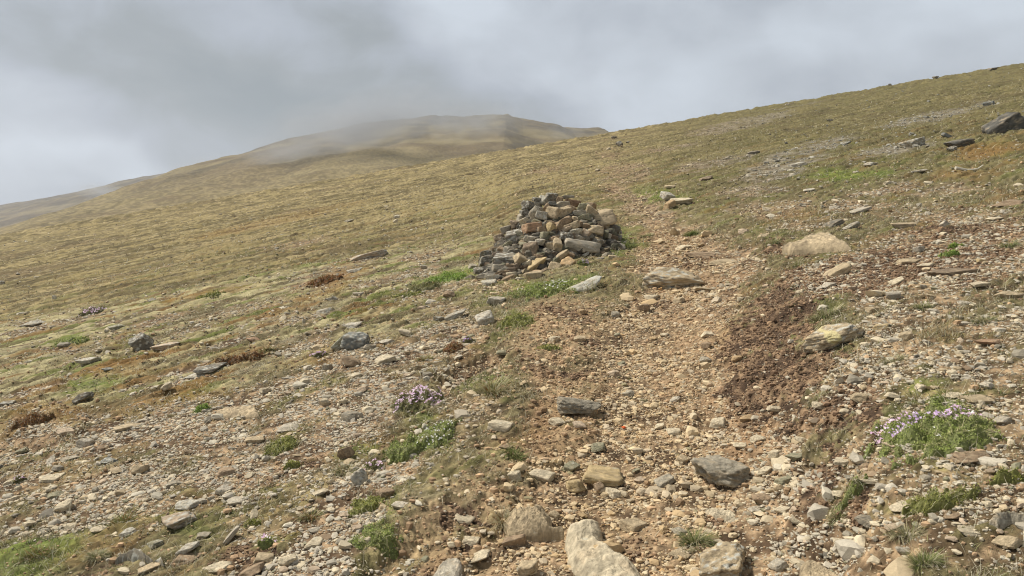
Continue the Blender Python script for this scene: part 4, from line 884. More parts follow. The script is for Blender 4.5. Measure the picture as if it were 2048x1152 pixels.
# rubble that fills the heap, its colours darkened as shade in the gaps
def cairn_fill():
    rng = np.random.default_rng(5)
    Vs, Fs_, Cs = [], [], []; n0 = 0
    gx, gy = np.meshgrid(np.linspace(-.75, 1.6, 120), np.linspace(7.7, 10.3, 130))
    z, _ = ground(gx, gy); hh = cairn_h(gx, gy)
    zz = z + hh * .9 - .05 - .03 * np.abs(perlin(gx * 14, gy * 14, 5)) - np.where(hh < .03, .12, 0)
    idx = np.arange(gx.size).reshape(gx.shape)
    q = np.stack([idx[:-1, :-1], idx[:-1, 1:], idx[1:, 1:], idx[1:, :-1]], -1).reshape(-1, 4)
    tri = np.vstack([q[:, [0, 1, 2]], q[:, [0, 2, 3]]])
    Vs.append(np.stack([gx, gy, zz], -1).reshape(-1, 3)); Fs_.append(tri); Cs.append(np.full((gx.size, 3), .07)); n0 = gx.size  # core sheet coloured near black, painted shade behind the stones
    pts = []
    while len(pts) < 1500:
        x = rng.uniform(-.7, 1.55); y = rng.uniform(7.7, 10.2)
        if cairn_h(x, y) > .03: pts.append((x, y))
    pts = np.array(pts); z, _ = ground(pts[:, 0], pts[:, 1]); hh = cairn_h(pts[:, 0], pts[:, 1])
    for (x, y), zb in zip(pts, z + hh * .90):
        V, f = rock_shape(2, rng, 10)
        s = rng.uniform(.03, .07)
        R3 = np.array(Matrix.Rotation(rng.uniform(0, 6.28), 3, 'Z') @ Matrix.Rotation(rng.uniform(-.7, .7), 3, 'X'))
        V = (V * np.array([s * rng.uniform(1, 1.5), s, s * .7])) @ R3.T + np.array([x, y, zb - .035])
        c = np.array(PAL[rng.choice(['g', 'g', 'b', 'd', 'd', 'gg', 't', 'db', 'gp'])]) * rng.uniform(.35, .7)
        Vs.append(V); Fs_.append(f + n0); Cs.append(np.repeat(c[None], len(V), 0)); n0 += len(V)
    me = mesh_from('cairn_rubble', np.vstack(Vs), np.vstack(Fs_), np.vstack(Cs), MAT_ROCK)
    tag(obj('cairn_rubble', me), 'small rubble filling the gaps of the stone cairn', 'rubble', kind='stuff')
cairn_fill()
CLAND = [(920 + a[0] / 5.008, 370 + a[1] / 5.008, a[6]) for a in CZ if a[6]]
cused = set()
for i, (X, Y_, Wz, Hz, rot, code, short) in enumerate(CZ):
    rng = np.random.default_rng(900 + i)
    px, py, w, h = 920 + X / 5.008, 370 + Y_ / 5.008, Wz / 5.008 * 1.2, Hz / 5.008 * 1.22
    x, y, z = cairn_at(px, py)
    wm_, hm = w * y / F, h * y / F
    dpt = max(min(wm_, hm * 1.4) * rng.uniform(.8, 1.1), .07)
    code = {'t': 'b', 'd': 'g', 'tp': 't', 'w': 'gp', 'y': 't'}.get(code, code) if short is None and rng.random() < .45 else code
    o = make_rock('cairn_stone', (x, y + dpt * .12, z), (wm_ * 1.04, dpt, hm * 1.04), (rng.uniform(-.05, .3), -math.radians(rot), rng.uniform(-.15, .15)), code, rng, 0, .04, 4, .12 if code in 'wd' else .0, 5)
    size = 'small' if Wz * Hz < 5200 else 'mid sized' if Wz * Hz < 11000 else 'large'
    if short:
        label = {True: short[4:] + ' in the heaped cairn', False: ''}[True]
        q = sorted((c for c in CLAND if c[2] != short), key=lambda c: (c[0] - px) ** 2 + (c[1] - py) ** 2)[0]
        dx, dy = px - q[0], py - q[1]
        label = f"{short[4:]} of the cairn, {('right of' if dx > 0 else 'left of') if abs(dx) > abs(dy) else ('below' if dy > 0 else 'above')} {q[2]}"
        if len(label.split()) > 16: label = short[4:] + ' in the heaped cairn'
    else:
        label = relation(px, py, CLAND, f'{size} {CW[code]} cairn stone', cused)
    tag(o, label, 'cairn stone', 'stones heaped up in the cairn')
    TAKEN.append((px, py, w, h))

# ------------------------------------------------------------------ loose stones one can still count, then gravel nobody could
def to_px(x, y, z): return 1024 + x / y * F, 576 - z / y * F
def loose_stones(n):
    rng = np.random.default_rng(77)
    got = 0; tries = 0; mine = []
    while got < n and tries < 60000:
        tries += 1
        px = rng.uniform(10, 2040); py = rng.uniform(560, 1140)
        u = (px - 1024) / F
        if any(abs(px - t[0]) < t[2] * .55 + 12 and abs(py - t[1]) < t[3] * .55 + 9 for t in TAKEN): continue
        u_, l_ = px2ul(px, py); y = float(np.exp(l_)); x = float(u_) * y
        c = cover(np.array([x]), np.array([y])); g = float(c['G'][0])
        if rng.random() > g * .8: continue
        w = rng.uniform(.045, .105) * F / y
        if w < 13: continue
        w = min(w, 56); h = w * rng.uniform(.42, .75)
        clayish = float(c['C'][0]) > .4
        code = rng.choice(['t', 'tp', 'tp', 'o', 'b', 'pk'] if clayish else ['g', 'gp', 'tp', 'tp', 't', 'pk', 'gg', 'b'])
        flat = int(rng.random() < .5)
        o, info = place_rock(px, py, w, h, code, rng.uniform(-12, 25), flat, 1.0, .85, .15, 0.0, .05, tries, 'loose_stone', 11)
        surf = 'on the clay path' if clayish and g > .7 else 'in the clay' if clayish else 'on the gravel'
        size = 'mid sized' if w > 27 else 'small'
        shape = 'flat ' if flat else 'chunky '
        lab = relation(px, py, LAND, f'{size} {shape}{CW[code]} stone', used_labels)
        tag(o, lab, 'stone', 'stones scattered over the slope')
        TAKEN.append((px, py, w, h)); got += 1
loose_stones(104)

def hash_keep(px, py):
    return True
def gravel(name, label):
    rng = np.random.default_rng(3)
    tmpl = {n: [rock_shape(n, rng, 3 if n == 1 else 5)[0] for _ in range(28)] for n in (1, 2)}
    Vs, Fs_, Cs = [], [], []; n0 = 0
    # size, per square metre where fully covered, farthest distance
    for s0, s1, dens, rmax, lod in ((.006, .011, 3800, 5.0, 1), (.009, .017, 3200, 7.0, 1), (.015, .028, 1250, 9.5, 1), (.022, .042, 430, 15, 2), (.036, .070, 95, 28, 2), (.07, .16, 5.5, 70, 2)):
        area = .5 * 1.5 * (rmax ** 2 - 1.6 ** 2)
        n = int(area * dens)
        r = np.sqrt(rng.uniform(1.6 ** 2, rmax ** 2, n)); th = rng.uniform(-.75, .75, n)
        x, y = r * np.sin(th), r * np.cos(th)
        c = cover(x, y)
        clump = .28 + 1.1 * sstep(-.3, .3, fbm(x / .35, y / .3, 3, 80))
        p = c['G'] * clump * (1 - .35 * sstep(.2, .7, c['D'])) * (1 - .6 * sstep(.2, .7, c['C'])) + (.02 if s0 < .02 else .045)
        if s0 > .03: p = p * .8 + .01
        keep = rng.random(n) < p
        x, y = x[keep], y[keep]; c = {k: v[keep] for k, v in c.items()}
        z, _ = ground(x, y); m = len(x)
        s = s0 * (s1 / s0) ** (rng.random(m) ** 1.3)
        T = np.stack(tmpl[lod]); nv = T.shape[1]
        k = rng.integers(0, 28, m)
        V = T[k]
        dims = np.stack([s * rng.uniform(.8, 1.25, m), s * rng.uniform(.6, .95, m), s * rng.uniform(.28, .7, m)], -1) * .5
        V = V * dims[:, None, :]
        a = rng.uniform(0, 2 * np.pi, m); b = rng.normal(0, .28, m) + .18
        ca, sa, cb, sb = np.cos(a), np.sin(a), np.cos(b), np.sin(b)
        X_, Y_, Z_ = V[..., 0], V[..., 1], V[..., 2]
        X1 = X_ * ca[:, None] - Y_ * sa[:, None]; Y1 = X_ * sa[:, None] + Y_ * ca[:, None]
        Y2 = Y1 * cb[:, None] - Z_ * sb[:, None]; Z2 = Y1 * sb[:, None] + Z_ * cb[:, None]
        V = np.stack([X1 + x[:, None], Y2 + y[:, None], Z2 + (z + dims[:, 2] * rng.uniform(-.3, .6, m))[:, None]], -1)
        pal = np.array([PAL[q] for q in ('tp', 't', 'gp', 'g', 'pk', 'w', 'b', 'gg', 'o', 'd')]) * .88
        u = x / y
        wtan = sstep(-.12, .02, u) * sstep(.42, .2, u)
        P1 = np.array([.38, .20, .20, .04, .05, .08, .03, .01, .01, .01]); P2 = np.array([.28, .07, .32, .12, .05, .12, .02, .02, .00, .01])
        cum = np.cumsum(P1[None] * wtan[:, None] + P2[None] * (1 - wtan[:, None]), 1)
        ci = np.minimum((rng.random(m)[:, None] > cum / cum[:, -1:]).sum(1), 9)
        col = pal[ci] * rng.uniform(.82, 1.2, (m, 1)) 
        wf = (sstep(9, 16, y) * sstep(.1, .35, u))[:, None]
        col = col * (1 - wf) + (np.array([.36, .34, .28]) * rng.uniform(.5, 1.2, (m, 1))) * wf
        col = col * (1 + np.array([.05, -.04, -.16]) * wtan[:, None])
        Vs.append(V.reshape(-1, 3)); Fs_.append((ICO[lod][1][None] + (np.arange(m) * nv)[:, None, None] + n0).reshape(-1, 3))
        Cs.append(np.repeat(col, nv, 0)); n0 += m * nv
    # crumbs of earth on the bare soil and the clay
    for s0, s1, dens, rmax in ((.006, .013, 3600, 6.0), (.011, .024, 1500, 10.0), (.02, .045, 220, 14.0)):
        n = int(.75 * (rmax ** 2 - 4) * dens)
        r = np.sqrt(rng.uniform(4, rmax ** 2, n)); th = rng.uniform(-.7, .7, n); x, y = r * np.sin(th), r * np.cos(th)
        c = cover(x, y); keep = rng.random(n) < np.clip(c['D'] * .9 + c['C'] * .45 + .06, 0, 1)
        x, y = x[keep], y[keep]; dk = c['D'][keep]; z, _ = ground(x, y); m = len(x)
        s = s0 * (s1 / s0) ** (rng.random(m) ** 1.3); T = np.stack(tmpl[1]); nv = T.shape[1]
        V = T[rng.integers(0, 28, m)] * (np.stack([s, s * rng.uniform(.6, 1, m), s * rng.uniform(.5, .9, m)], -1) * .5)[:, None, :]
        a = rng.uniform(0, 2 * np.pi, m); ca, sa = np.cos(a)[:, None], np.sin(a)[:, None]
        V = np.stack([V[..., 0] * ca - V[..., 1] * sa + x[:, None], V[..., 0] * sa + V[..., 1] * ca + y[:, None], V[..., 2] + (z + s * .1)[:, None]], -1)
        t = np.clip(dk + rng.normal(0, .25, m), 0, 1)[:, None]
        col = (np.array([.40, .27, .155]) * (1 - t) + np.array([.185, .12, .073]) * t) * rng.uniform(.6, 1.4, (m, 1))
        Vs.append(V.reshape(-1, 3)); Fs_.append((ICO[1][1][None] + (np.arange(m) * nv)[:, None, None] + n0).reshape(-1, 3)); Cs.append(np.repeat(col, nv, 0)); n0 += m * nv
    me = mesh_from(name, np.vstack(Vs), np.vstack(Fs_), np.vstack(Cs), MAT_PEBBLE)
    tag(obj(name, me), label, 'gravel', kind='stuff')
    print('gravel verts', n0)
gravel('gravel', 'pale tan and grey gravel strewn over the path and the bare slopes')

# ------------------------------------------------------------------ grass
def blades(x, y, z, length, width, lean_dir, lean, curl, col, rng):
    """ribbons of three segments; arrays of n"""
    n = len(x); t = np.array([0, .4, .75, 1.0])
    a = rng.uniform(0, 2 * np.pi, n) if lean_dir is None else lean_dir
    dx, dy = np.cos(a), np.sin(a)
    ang = lean[:, None] + curl[:, None] * t[None]                       # from vertical
    seg = np.diff(np.concatenate([[0], t]))[None] * length[:, None]
    hx = np.cumsum(np.sin(ang) * seg, 1); hz = np.cumsum(np.cos(ang) * seg, 1)
    cx = x[:, None] + dx[:, None] * hx; cy = y[:, None] + dy[:, None] * hx; cz = z[:, None] + hz
    w = width[:, None] * np.array([1, .85, .55, .12])[None] * .5
    b = a + np.pi / 2 + rng.normal(0, .7, n)
    wx, wy = np.cos(b)[:, None] * w, np.sin(b)[:, None] * w
    Lf = np.stack([cx - wx, cy - wy, cz], -1); Rt = np.stack([cx + wx, cy + wy, cz + w * .3], -1)
    V = np.stack([Lf, Rt], 2).reshape(n, 8, 3)
    q = np.array([[0, 1, 3, 2], [2, 3, 5, 4], [4, 5, 7, 6]])
    Fs_ = (q[None] + (np.arange(n) * 8)[:, None, None]).reshape(-1, 4)
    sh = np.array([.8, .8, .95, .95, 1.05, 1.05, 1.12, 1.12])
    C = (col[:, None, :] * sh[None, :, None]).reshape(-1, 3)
    return V.reshape(-1, 3), Fs_, C
STRAW = np.array([[.50, .43, .25], [.42, .37, .22], [.36, .34, .22], [.56, .50, .33], [.30, .27, .15]])
GREEN = np.array([[.15, .19, .05], [.22, .25, .08], [.12, .15, .04], [.30, .31, .12]])
RUST = np.array([[.26, .13, .04], [.33, .19, .07], [.20, .12, .045], [.30, .24, .08]])
def carpet():
    rng = np.random.default_rng(11)
    out_ = []
    for (r0, r1, n, l0, l1) in ((1.9, 4.6, 230000, .014, .045), (4.3, 10, 330000, .018, .045), (9, 20, 90000, .03, .06), (18, 40, 30000, .05, .09)):
        r = np.exp(rng.uniform(math.log(r0), math.log(r1), n)); th = rng.uniform(-.74, .74, n)
        x, y = r * np.sin(th), r * np.cos(th)
        c = cover(x, y)
        veg = np.clip(1 - 1.15 * c['G'] - c['D'] * .9 - c['C'] * .9, 0, 1)
        veg = np.maximum(veg, np.clip(c['V'], 0, 1) * .9)
        tuft = sstep(-.25, .35, fbm(x / .22, y / .18, 3, 90)) * .9 + .1
        p = veg * tuft + .02
        k = rng.random(n) < p
        x, y, r = x[k], y[k], r[k]; c = {q: v[k] for q, v in c.items()}; m = len(x)
        z, _ = ground(x, y)
        kind = rng.random(m)
        gv = np.clip(.25 + c['V'] * .65 - c['P'] * .1, 0, 1); rv = c['R'] * .8
        greenish = perlin(x / .5, y / .4, 95)
        col = STRAW[rng.integers(0, 5, m)]
        g = kind < gv * (.8 + greenish)
        col = np.where(g[:, None], GREEN[rng.integers(0, 4, m)], col) * .80
        rr_ = (rng.random(m) < rv)
        pale = rng.random(m) < c['P'] * .6
        col = np.where(pale[:, None], np.array([.60, .545, .33]) * rng.uniform(.75, 1.05, (m, 1)), col)
        col = np.where(rr_[:, None], RUST[rng.integers(0, 4, m)], col) * rng.uniform(.7, 1.45, (m, 1))
        odd = rng.random(m)
        col = np.where((odd < .10 + .10 * (r < 8))[:, None], np.array([.60, .55, .40]), np.where((odd > .84)[:, None], np.array([.12, .085, .05]), col))
        ln = (1 + .8 * (odd < .10)) * rng.uniform(l0, l1, m) * (1 + .5 * c['V'] - .3 * c['P'])
        wd = np.maximum(.0014, .42 * r / 740)
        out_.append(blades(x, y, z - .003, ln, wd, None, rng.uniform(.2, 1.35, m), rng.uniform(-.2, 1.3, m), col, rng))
    Vs, Fs_, Cs = [], [], []; n0 = 0
    for V, f, C in out_:
        Vs.append(V); Fs_.append(f + n0); Cs.append(C); n0 += len(V)
    me = mesh_from('grass', np.vstack(Vs), np.vstack(Fs_), np.vstack(Cs), MAT_BLADE)
    tag(obj('grass', me), 'short dry grass and moss growing between the stones', 'grass', kind='stuff')
    print('grass verts', n0)
carpet()

def ell_ground(px, py, w, h, height):
    x, y, z = at(px, min(py + h * .25, 1190))
    a = w * .5 * y / F
    b = max((h * y / F - height * .8) / (EYE / y) * .5, a * .35); b = min(b, a * 1.3)
    return x, y, z, a, b
def tuft(px, py, w, h, height, n, mix, label, lean=.9, sub=1, group='grass tufts on the slope'):
    rng = np.random.default_rng(int(px * 3 + py * 17))
    x0, y0, z0, a, b = ell_ground(px, py, w, h, height)
    y0 += b * .3
    t = rng.uniform(0, 2 * np.pi, n); q = np.sqrt(rng.random(n)) * rng.uniform(.55, 1, n)
    x = x0 + a * q * np.cos(t) * .6; y = y0 + b * q * np.sin(t) * .6
    z, _ = ground(x, y)
    pal = {'g': GREEN, 's': STRAW, 'r': RUST}
    ks = rng.choice(list(mix), n); col = np.array([pal[k][rng.integers(0, 4)] for k in ks]) * rng.uniform(.8, 1.2, (n, 1))
    ln = height * .75 * rng.uniform(.6, 1.5, n)
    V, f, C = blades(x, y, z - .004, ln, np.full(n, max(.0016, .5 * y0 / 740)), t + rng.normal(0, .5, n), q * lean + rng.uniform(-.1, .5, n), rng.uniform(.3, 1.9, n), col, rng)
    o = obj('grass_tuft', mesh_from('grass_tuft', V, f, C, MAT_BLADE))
    tag(o, label, 'grass tuft', group)
    return o
LEAFG = np.array([[.23, .29, .07], [.32, .39, .09], [.42, .47, .15], [.16, .19, .05], [.44, .40, .20]])
LEAFY = np.array([[.27, .29, .06], [.36, .36, .09], [.19, .22, .045], [.42, .38, .16]])
LEAFB = np.array([[.26, .38, .08], [.33, .45, .10], [.20, .30, .06], [.40, .44, .14]])
LEAFD = np.array([[.22, .21, .08], [.32, .28, .12], [.17, .19, .06], [.38, .34, .18]])
LEAFR = np.array([[.25, .10, .04], [.32, .16, .05], [.18, .10, .04], [.22, .17, .06]])
PET = {'p': np.array([[.78, .56, .70], [.86, .70, .80], [.68, .46, .62]]), 'm': np.array([[.68, .48, .74], [.80, .66, .84], [.60, .42, .68]]), 'w': np.array([[.80, .78, .72], [.86, .84, .80], [.70, .66, .62]])}
def cushion(px, py, w, h, height, leaves, label, flowers=None, nleaf=None, group=None, straws=0):
    """low leafy dome; flowers = (kind, count, x range, y range) in the dome's own -1..1 footprint"""
    rng = np.random.default_rng(int(px * 5 + py * 11))
    x0, y0, z0, a, b = ell_ground(px, py, w, h, height)
    sd_ = int(px) % 97
    def dome(x, y):
        X_, Y_ = (x - x0) / a, (y - y0) / b
        q = np.hypot(X_, Y_) * (1 + .42 * perlin(X_ * 1.7 + sd_, Y_ * 1.7, 9) + .30 * perlin(X_ * 5 + sd_, Y_ * 5, 9))
        g, _ = ground(x, y)
        hh = height * .8 * (np.clip(1 - q ** 2.2, 0, 1) ** .55) * (.8 + .55 * perlin(x / .07, y / .07, 12) + .4 * perlin(x / .03, y / .03, 13))
        return q, g + hh
    gx, gy = np.meshgrid(np.linspace(-1.25, 1.25, 44), np.linspace(-1.25, 1.25, 44)); X_, Y_ = x0 + gx * a, y0 + gy * b
    q, zz = dome(X_, Y_); zz = np.where(q > 1.0, zz - .03, zz - .006)
    idx = np.arange(q.size).reshape(q.shape); Q = np.stack([idx[:-1, :-1], idx[:-1, 1:], idx[1:, 1:], idx[1:, :-1]], -1).reshape(-1, 4)
    qm = q.ravel()[Q].min(1) < 1.0; Q = Q[qm]
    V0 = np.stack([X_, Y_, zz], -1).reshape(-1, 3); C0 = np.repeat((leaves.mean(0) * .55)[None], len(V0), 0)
    pxm = y0 / 740
    ls = max(.006, 1.5 * pxm)
    n = nleaf or int(min(26000, max(500, 2.4 * math.pi * a * b / (ls * ls * .5))))
    x = x0 + a * 1.15 * rng.uniform(-1, 1, n); y = y0 + b * 1.15 * rng.uniform(-1, 1, n)
    q, z = dome(x, y); k = q < 1.0 + rng.normal(0, .14, n); x, y, z, q = x[k], y[k], z[k], q[k]; n = len(x)
    L_ = ls * rng.uniform(.8, 1.9, n); w_ = ls * rng.uniform(.35, .65, n)
    az = rng.uniform(0, 2 * np.pi, n); el = rng.uniform(.1, 1.3, n)
    d = np.stack([np.cos(az) * np.cos(el), np.sin(az) * np.cos(el), np.sin(el)], -1); s_ = np.stack([-np.sin(az), np.cos(az), 0 * az], -1)
    base = np.stack([x, y, z], -1)
    V = np.stack([base, base + d * L_[:, None] * .5 + s_ * w_[:, None] * .5, base + d * L_[:, None], base + d * L_[:, None] * .5 - s_ * w_[:, None] * .5], 1).reshape(-1, 3)
    f = np.arange(n * 4).reshape(-1, 4)
    pt = sstep(-.3, .35, perlin(x / .05, y / .05, 15)) 
    ci = np.clip((rng.random(n) * .6 + pt * .4) * len(leaves), 0, len(leaves) - 1).astype(int)
    C = np.repeat(leaves[ci] * rng.uniform(.75, 1.2, (n, 1)), 4, 0)
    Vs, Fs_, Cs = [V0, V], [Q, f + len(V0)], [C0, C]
    if straws:
        m = straws; t = rng.uniform(0, 2 * np.pi, m); rq = np.sqrt(rng.random(m))
        xs, ys = x0 + a * rq * np.cos(t), y0 + b * rq * np.sin(t); _, zs = dome(xs, ys)
        Vb, fb, Cb = blades(xs, ys, zs, rng.uniform(.03, .07, m), np.full(m, max(.0014, .4 * pxm)), None, rng.uniform(.4, 1.4, m), rng.uniform(.2, 1.6, m), STRAW[rng.integers(0, 5, m)], rng)
        Fs_.append(fb + len(V0) + len(V)); Vs.append(Vb); Cs.append(Cb)
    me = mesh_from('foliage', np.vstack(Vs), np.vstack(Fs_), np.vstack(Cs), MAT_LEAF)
    if not flowers:
        o = obj('moss_cushion', me); tag(o, label, 'moss', group or 'leafy cushions between the stones'); return o
    e = obj('flower_cushion', None, loc=(x0, y0, z0)); tag(e, label, 'flowering plant', group or 'flowering cushions on the slope')
    fo = obj('foliage', me, e); fo.matrix_parent_inverse = Matrix.Translation((-x0, -y0, -z0))
    Vs, Fs_, Cs = [], [], []; n0 = 0
    for (kind, cnt, xr, yr) in flowers:
        m = cnt * 4
        X_ = rng.uniform(*xr, m); Y_ = rng.uniform(*yr, m)
        cl = perlin(X_ * 3.2 + sd_, Y_ * 3.2, 17) > -.3
        X_, Y_ = X_[cl][:cnt], Y_[cl][:cnt]; m = len(X_)
        x, y = x0 + X_ * a, y0 + Y_ * b; q, z = dome(x, y); z = z + .006 + rng.uniform(0, .008, m)
        rad = max(.0062, 1.2 * pxm) * rng.uniform(.75, 1.15, m)
        t = np.linspace(0, 2 * np.pi, 10, endpoint=False); rr_ = np.where(np.arange(10) % 2 == 0, 1.0, .45)
        a0 = rng.uniform(0, 2 * np.pi, m)
        tx, ty = rng.normal(0, .35, m), rng.normal(-.45, .35, m)
        lx = np.cos(t[None] + a0[:, None]) * rr_ * rad[:, None]; ly = np.sin(t[None] + a0[:, None]) * rr_ * rad[:, None]
        P = np.stack([x[:, None] + lx, y[:, None] + ly, z[:, None] + .15 * rad[:, None] - lx * tx[:, None] - ly * ty[:, None]], -1)
        ctr = np.stack([x, y, z], -1)[:, None]
        V = np.concatenate([ctr, P], 1)
        tri = np.stack([np.zeros(10, int), 1 + np.arange(10), 1 + (np.arange(10) + 1) % 10], -1)
        Vs.append(V.reshape(-1, 3)); Fs_.append((tri[None] + (np.arange(m) * 11)[:, None, None] + n0).reshape(-1, 3)); n0 += m * 11
        Cs.append(np.repeat(PET[kind][rng.integers(0, 3, m)], 11, 0))
    bl = obj('blossoms', mesh_from('blossoms', np.vstack(Vs), np.vstack(Fs_), np.vstack(Cs), MAT_PETAL), e)
    bl.matrix_parent_inverse = Matrix.Translation((-x0, -y0, -z0)); bl['kind'] = 'stuff'
    return e
A_ = (-.75, .75)
cushion(1868, 836, 220, 124, .075, LEAFG, 'largest flowering cushion, deep green with a band of mauve and pink blossoms', [('m', 150, (-.75, .40), (-.05, .35)), ('p', 110, (-.85, -.15), (.45, .9)), ('p', 120, (.0, .9), (-.2, .4)), ('w', 14, A_, (-.8, .1))], straws=260)
cushion(838, 788, 96, 60, .09, LEAFD, 'cushion thick with pink blossoms beside the pale pebble strip', [('p', 460, (-.95, .95), (-.8, .95)), ('p', 32, (-.2, .2), (.7, 1.05))], straws=30)
cushion(868, 866, 90, 56, .06, LEAFG, 'bright green cushion dotted with tiny white blossoms in the grass strip', [('w', 70, (-.7, .8), (-.8, .9))], straws=80)
cushion(808, 898, 70, 46, .06, LEAFG, 'dark green patch below the white dotted cushion', None, straws=60)
cushion(184, 622, 40, 17, .09, LEAFD, 'lone pink flowering cushion on the brow above the pale moss', [('p', 110, (-.9, .9), (-.8, .9))])
cushion(634, 709, 38, 14, .05, LEAFD, 'narrow pale mauve flower cushion near the blue grey cubic boulder', [('p', 40, (-.9, .9), (-.8, .9))])
cushion(936, 684, 26, 14, .05, LEAFD, 'small mauve flower cushion on the grassy edge above the pebble strip', [('m', 26, (-.9, .9), (-.8, .9))])
cushion(748, 934, 40, 22, .04, LEAFD, 'sparse pale mauve flower patch above the whitish standing stone', [('p', 34, (-.9, .9), (-.8, .9))])
cushion(1167, 528, 26, 10, .05, LEAFG, 'small pink flower cushion at the upper foot of the cairn', [('m', 34, (-.9, .9), (-.8, .9))])
cushion(535, 1088, 36, 22, .04, LEAFG, 'tiny pale pink flower patch above the squarish orange tan block', [('p', 22, (-.9, .9), (-.8, .9))])
cushion(38, 962, 26, 14, .04, LEAFD, 'tiny mauve flower patch at the frame edge of the scree', [('p', 16, (-.9, .9), (-.8, .9))])
cushion(1095, 572, 130, 34, .07, LEAFG, 'green plant mat with white flecks at the foot of the cairn', [('w', 46, (-.1, .6), (-.5, .7))], straws=160)
cushion(895, 554, 84, 20, .05, LEAFB, 'bright lime green leafy patch beside the foot of the cairn', None)
cushion(818, 590, 60, 10, .04, LEAFY, 'thin yellow green moss streak below the lime green patch', None)
cushion(850, 575, 70, 16, .05, LEAFD, 'dark brownish green mat between the lime patch and the yellow streak', None)
cushion(1882, 1002, 130, 44, .06, LEAFY, 'wide yellow green cushion near the big boulder at the frame edge', None, straws=120)
cushion(2016, 960, 70, 24, .05, LEAFY, 'yellow green cushion on top of the boulder at the frame edge', None)
cushion(1700, 990, 60, 40, .06, LEAFG, 'deep green grassy cushion at the edge of the dark soil', None, straws=160)
cushion(1911, 494, 28, 9, .05, LEAFB, 'upper of two bright green moss pads on the gravel slope', None)
cushion(1898, 509, 36, 10, .06, LEAFB, 'lower of two bright green moss pads on the gravel slope', None)
cushion(1032, 642, 66, 32, .07, LEAFY, 'olive green cushion on the grassy bank right of the knobbly rock', None, straws=120)
cushion(563, 888, 58, 38, .05, LEAFY, 'bright moss cushion sloping down the scree edge', None)
cushion(586, 932, 32, 22, .05, LEAFY, 'small round lime moss cushion below the sloping moss cushion', None)
cushion(405, 820, 34, 14, .05, LEAFB, 'small bright green moss spot above the large smooth tan stone', None)
cushion(140, 681, 60, 16, .05, LEAFG, 'deep green moss hollow in the pale moss slope', None)
cushion(730, 1008, 66, 44, .05, LEAFY, 'olive moss among grey stones below the whitish standing stone', None)
cushion(752, 1062, 90, 52, .03, LEAFG, 'larger olive green moss mat sloping through the grey stones', None, straws=40)
cushion(904, 693, 36, 26, .05, LEAFR, 'rust red plant cushion above the pebble strip', None, straws=20)
cushion(1095, 697, 50, 10, .03, LEAFY, 'flat yellow green moss where grass meets the clay bank', None)
cushion(505, 1050, 36, 18, .04, LEAFY, 'small yellow moss spot above the long thin weathered slab', None)
cushion(650, 555, 60, 24, .06, LEAFR, 'reddish brown heath cushion on the brow beyond the moss', None)
cushion(420, 590, 50, 10, .05, LEAFY, 'olive moss cushion at the rocky brow', None)
cushion(65, 838, 70, 34, .08, LEAFR, 'rusty orange heath cushion at the frame edge', None, straws=120)
cushion(480, 718, 90, 24, .07, LEAFR, 'rusty heath cushion behind the white crusted dark rock', None, straws=120)
tuft(1392, 1072, 96, 62, .085, 900, 'ggs', 'round green grass tuft on the path above the ochre faced boulder', 1.1)
tuft(985, 770, 110, 66, .10, 1100, 'gssr', 'largest grass tuft, olive and straw, beside the pebble strip')
tuft(1028, 908, 66, 40, .06, 500, 'gg', 'dark green grass tuft below the clean pale flat stone')
tuft(1190, 572, 90, 36, .11, 900, 'gssr', 'shaggy brown grass clump over the slanting lichen rock')
tuft(1598, 527, 40, 18, .07, 300, 'gs', 'small grass tuft under the broad tilted slab')
tuft(1548, 484, 50, 20, .09, 500, 'gs', 'overhanging turf tuft above a dark hollow beside the tilted slab')
tuft(1252, 488, 66, 34, .10, 700, 'gg', 'lush green grass at the upper side of the cairn')
tuft(1385, 466, 50, 16, .08, 400, 'gg', 'green grass tuft between the trail and the cairn')
tuft(1295, 470, 44, 18, .08, 400, 'gs', 'dark turf tuft on the trail edge beyond the cairn')
tuft(1655, 625, 130, 26, .08, 1000, 'gss', 'wide pale grass fringe above the yellow lichen boulder')
tuft(1845, 612, 70, 20, .06, 500, 'gs', 'grass tuft over the dark hole in the slope')
tuft(1640, 790, 90, 34, .05, 700, 'gsss', 'dry grass patch on dark soil above the flowering cushion')
tuft(1400 + 420, 1060, 120, 50, .05, 800, 'gsss', 'wide tangle of dry pale grass above the bottom edge')
tuft(1850, 1112, 110, 60, .06, 900, 'ggs', 'green grass tuft near the bottom edge of the gravel slope')
tuft(1680, 1030, 70, 40, .04, 400, 'gs', 'thin grass patch below the deep green cushion')
tuft(850, 715, 70, 24, .06, 500, 'gsr', 'brown green tuft at the upper end of the pebble strip')
tuft(790, 752, 50, 26, .06, 400, 'srr', 'brown heathery tuft above the pink flowers')
tuft(1005, 1040, 34, 56, .07, 500, 'ssr', 'hanging dead grass tuft beside the big tan block')
tuft(1960, 860, 90, 50, .05, 700, 'gss', 'straw tangle at the far side of the large flowering cushion')
tuft(2022, 490, 50, 22, .09, 400, 'ggs', 'green tuft at the frame edge above the dull tan wedge')
tuft(250, 1035, 110, 30, .05, 800, 'gr', 'green and rusty tuft along the lower scree edge')
tuft(70, 1105, 120, 44, .05, 1000, 'ggr', 'dark green grass mat in the bottom corner')
tuft(190, 1110, 80, 34, .05, 600, 'gss', 'grey green grass mat beside the smooth grey corner boulder')
tuft(620, 1030, 90, 40, .05, 700, 'gsr', 'olive grass tuft in the lower grass strip')
tuft(690, 940, 90, 40, .05, 600, 'gss', 'tangled grass tuft left of the whitish standing stone')
tuft(530, 700, 60, 20, .06, 400, 'gsr', 'brownish tuft beside the narrow mauve flowers')
tuft(1640 + 330, 640, 80, 22, .06, 500, 'gss', 'dry tuft above the orange brown flat stone')
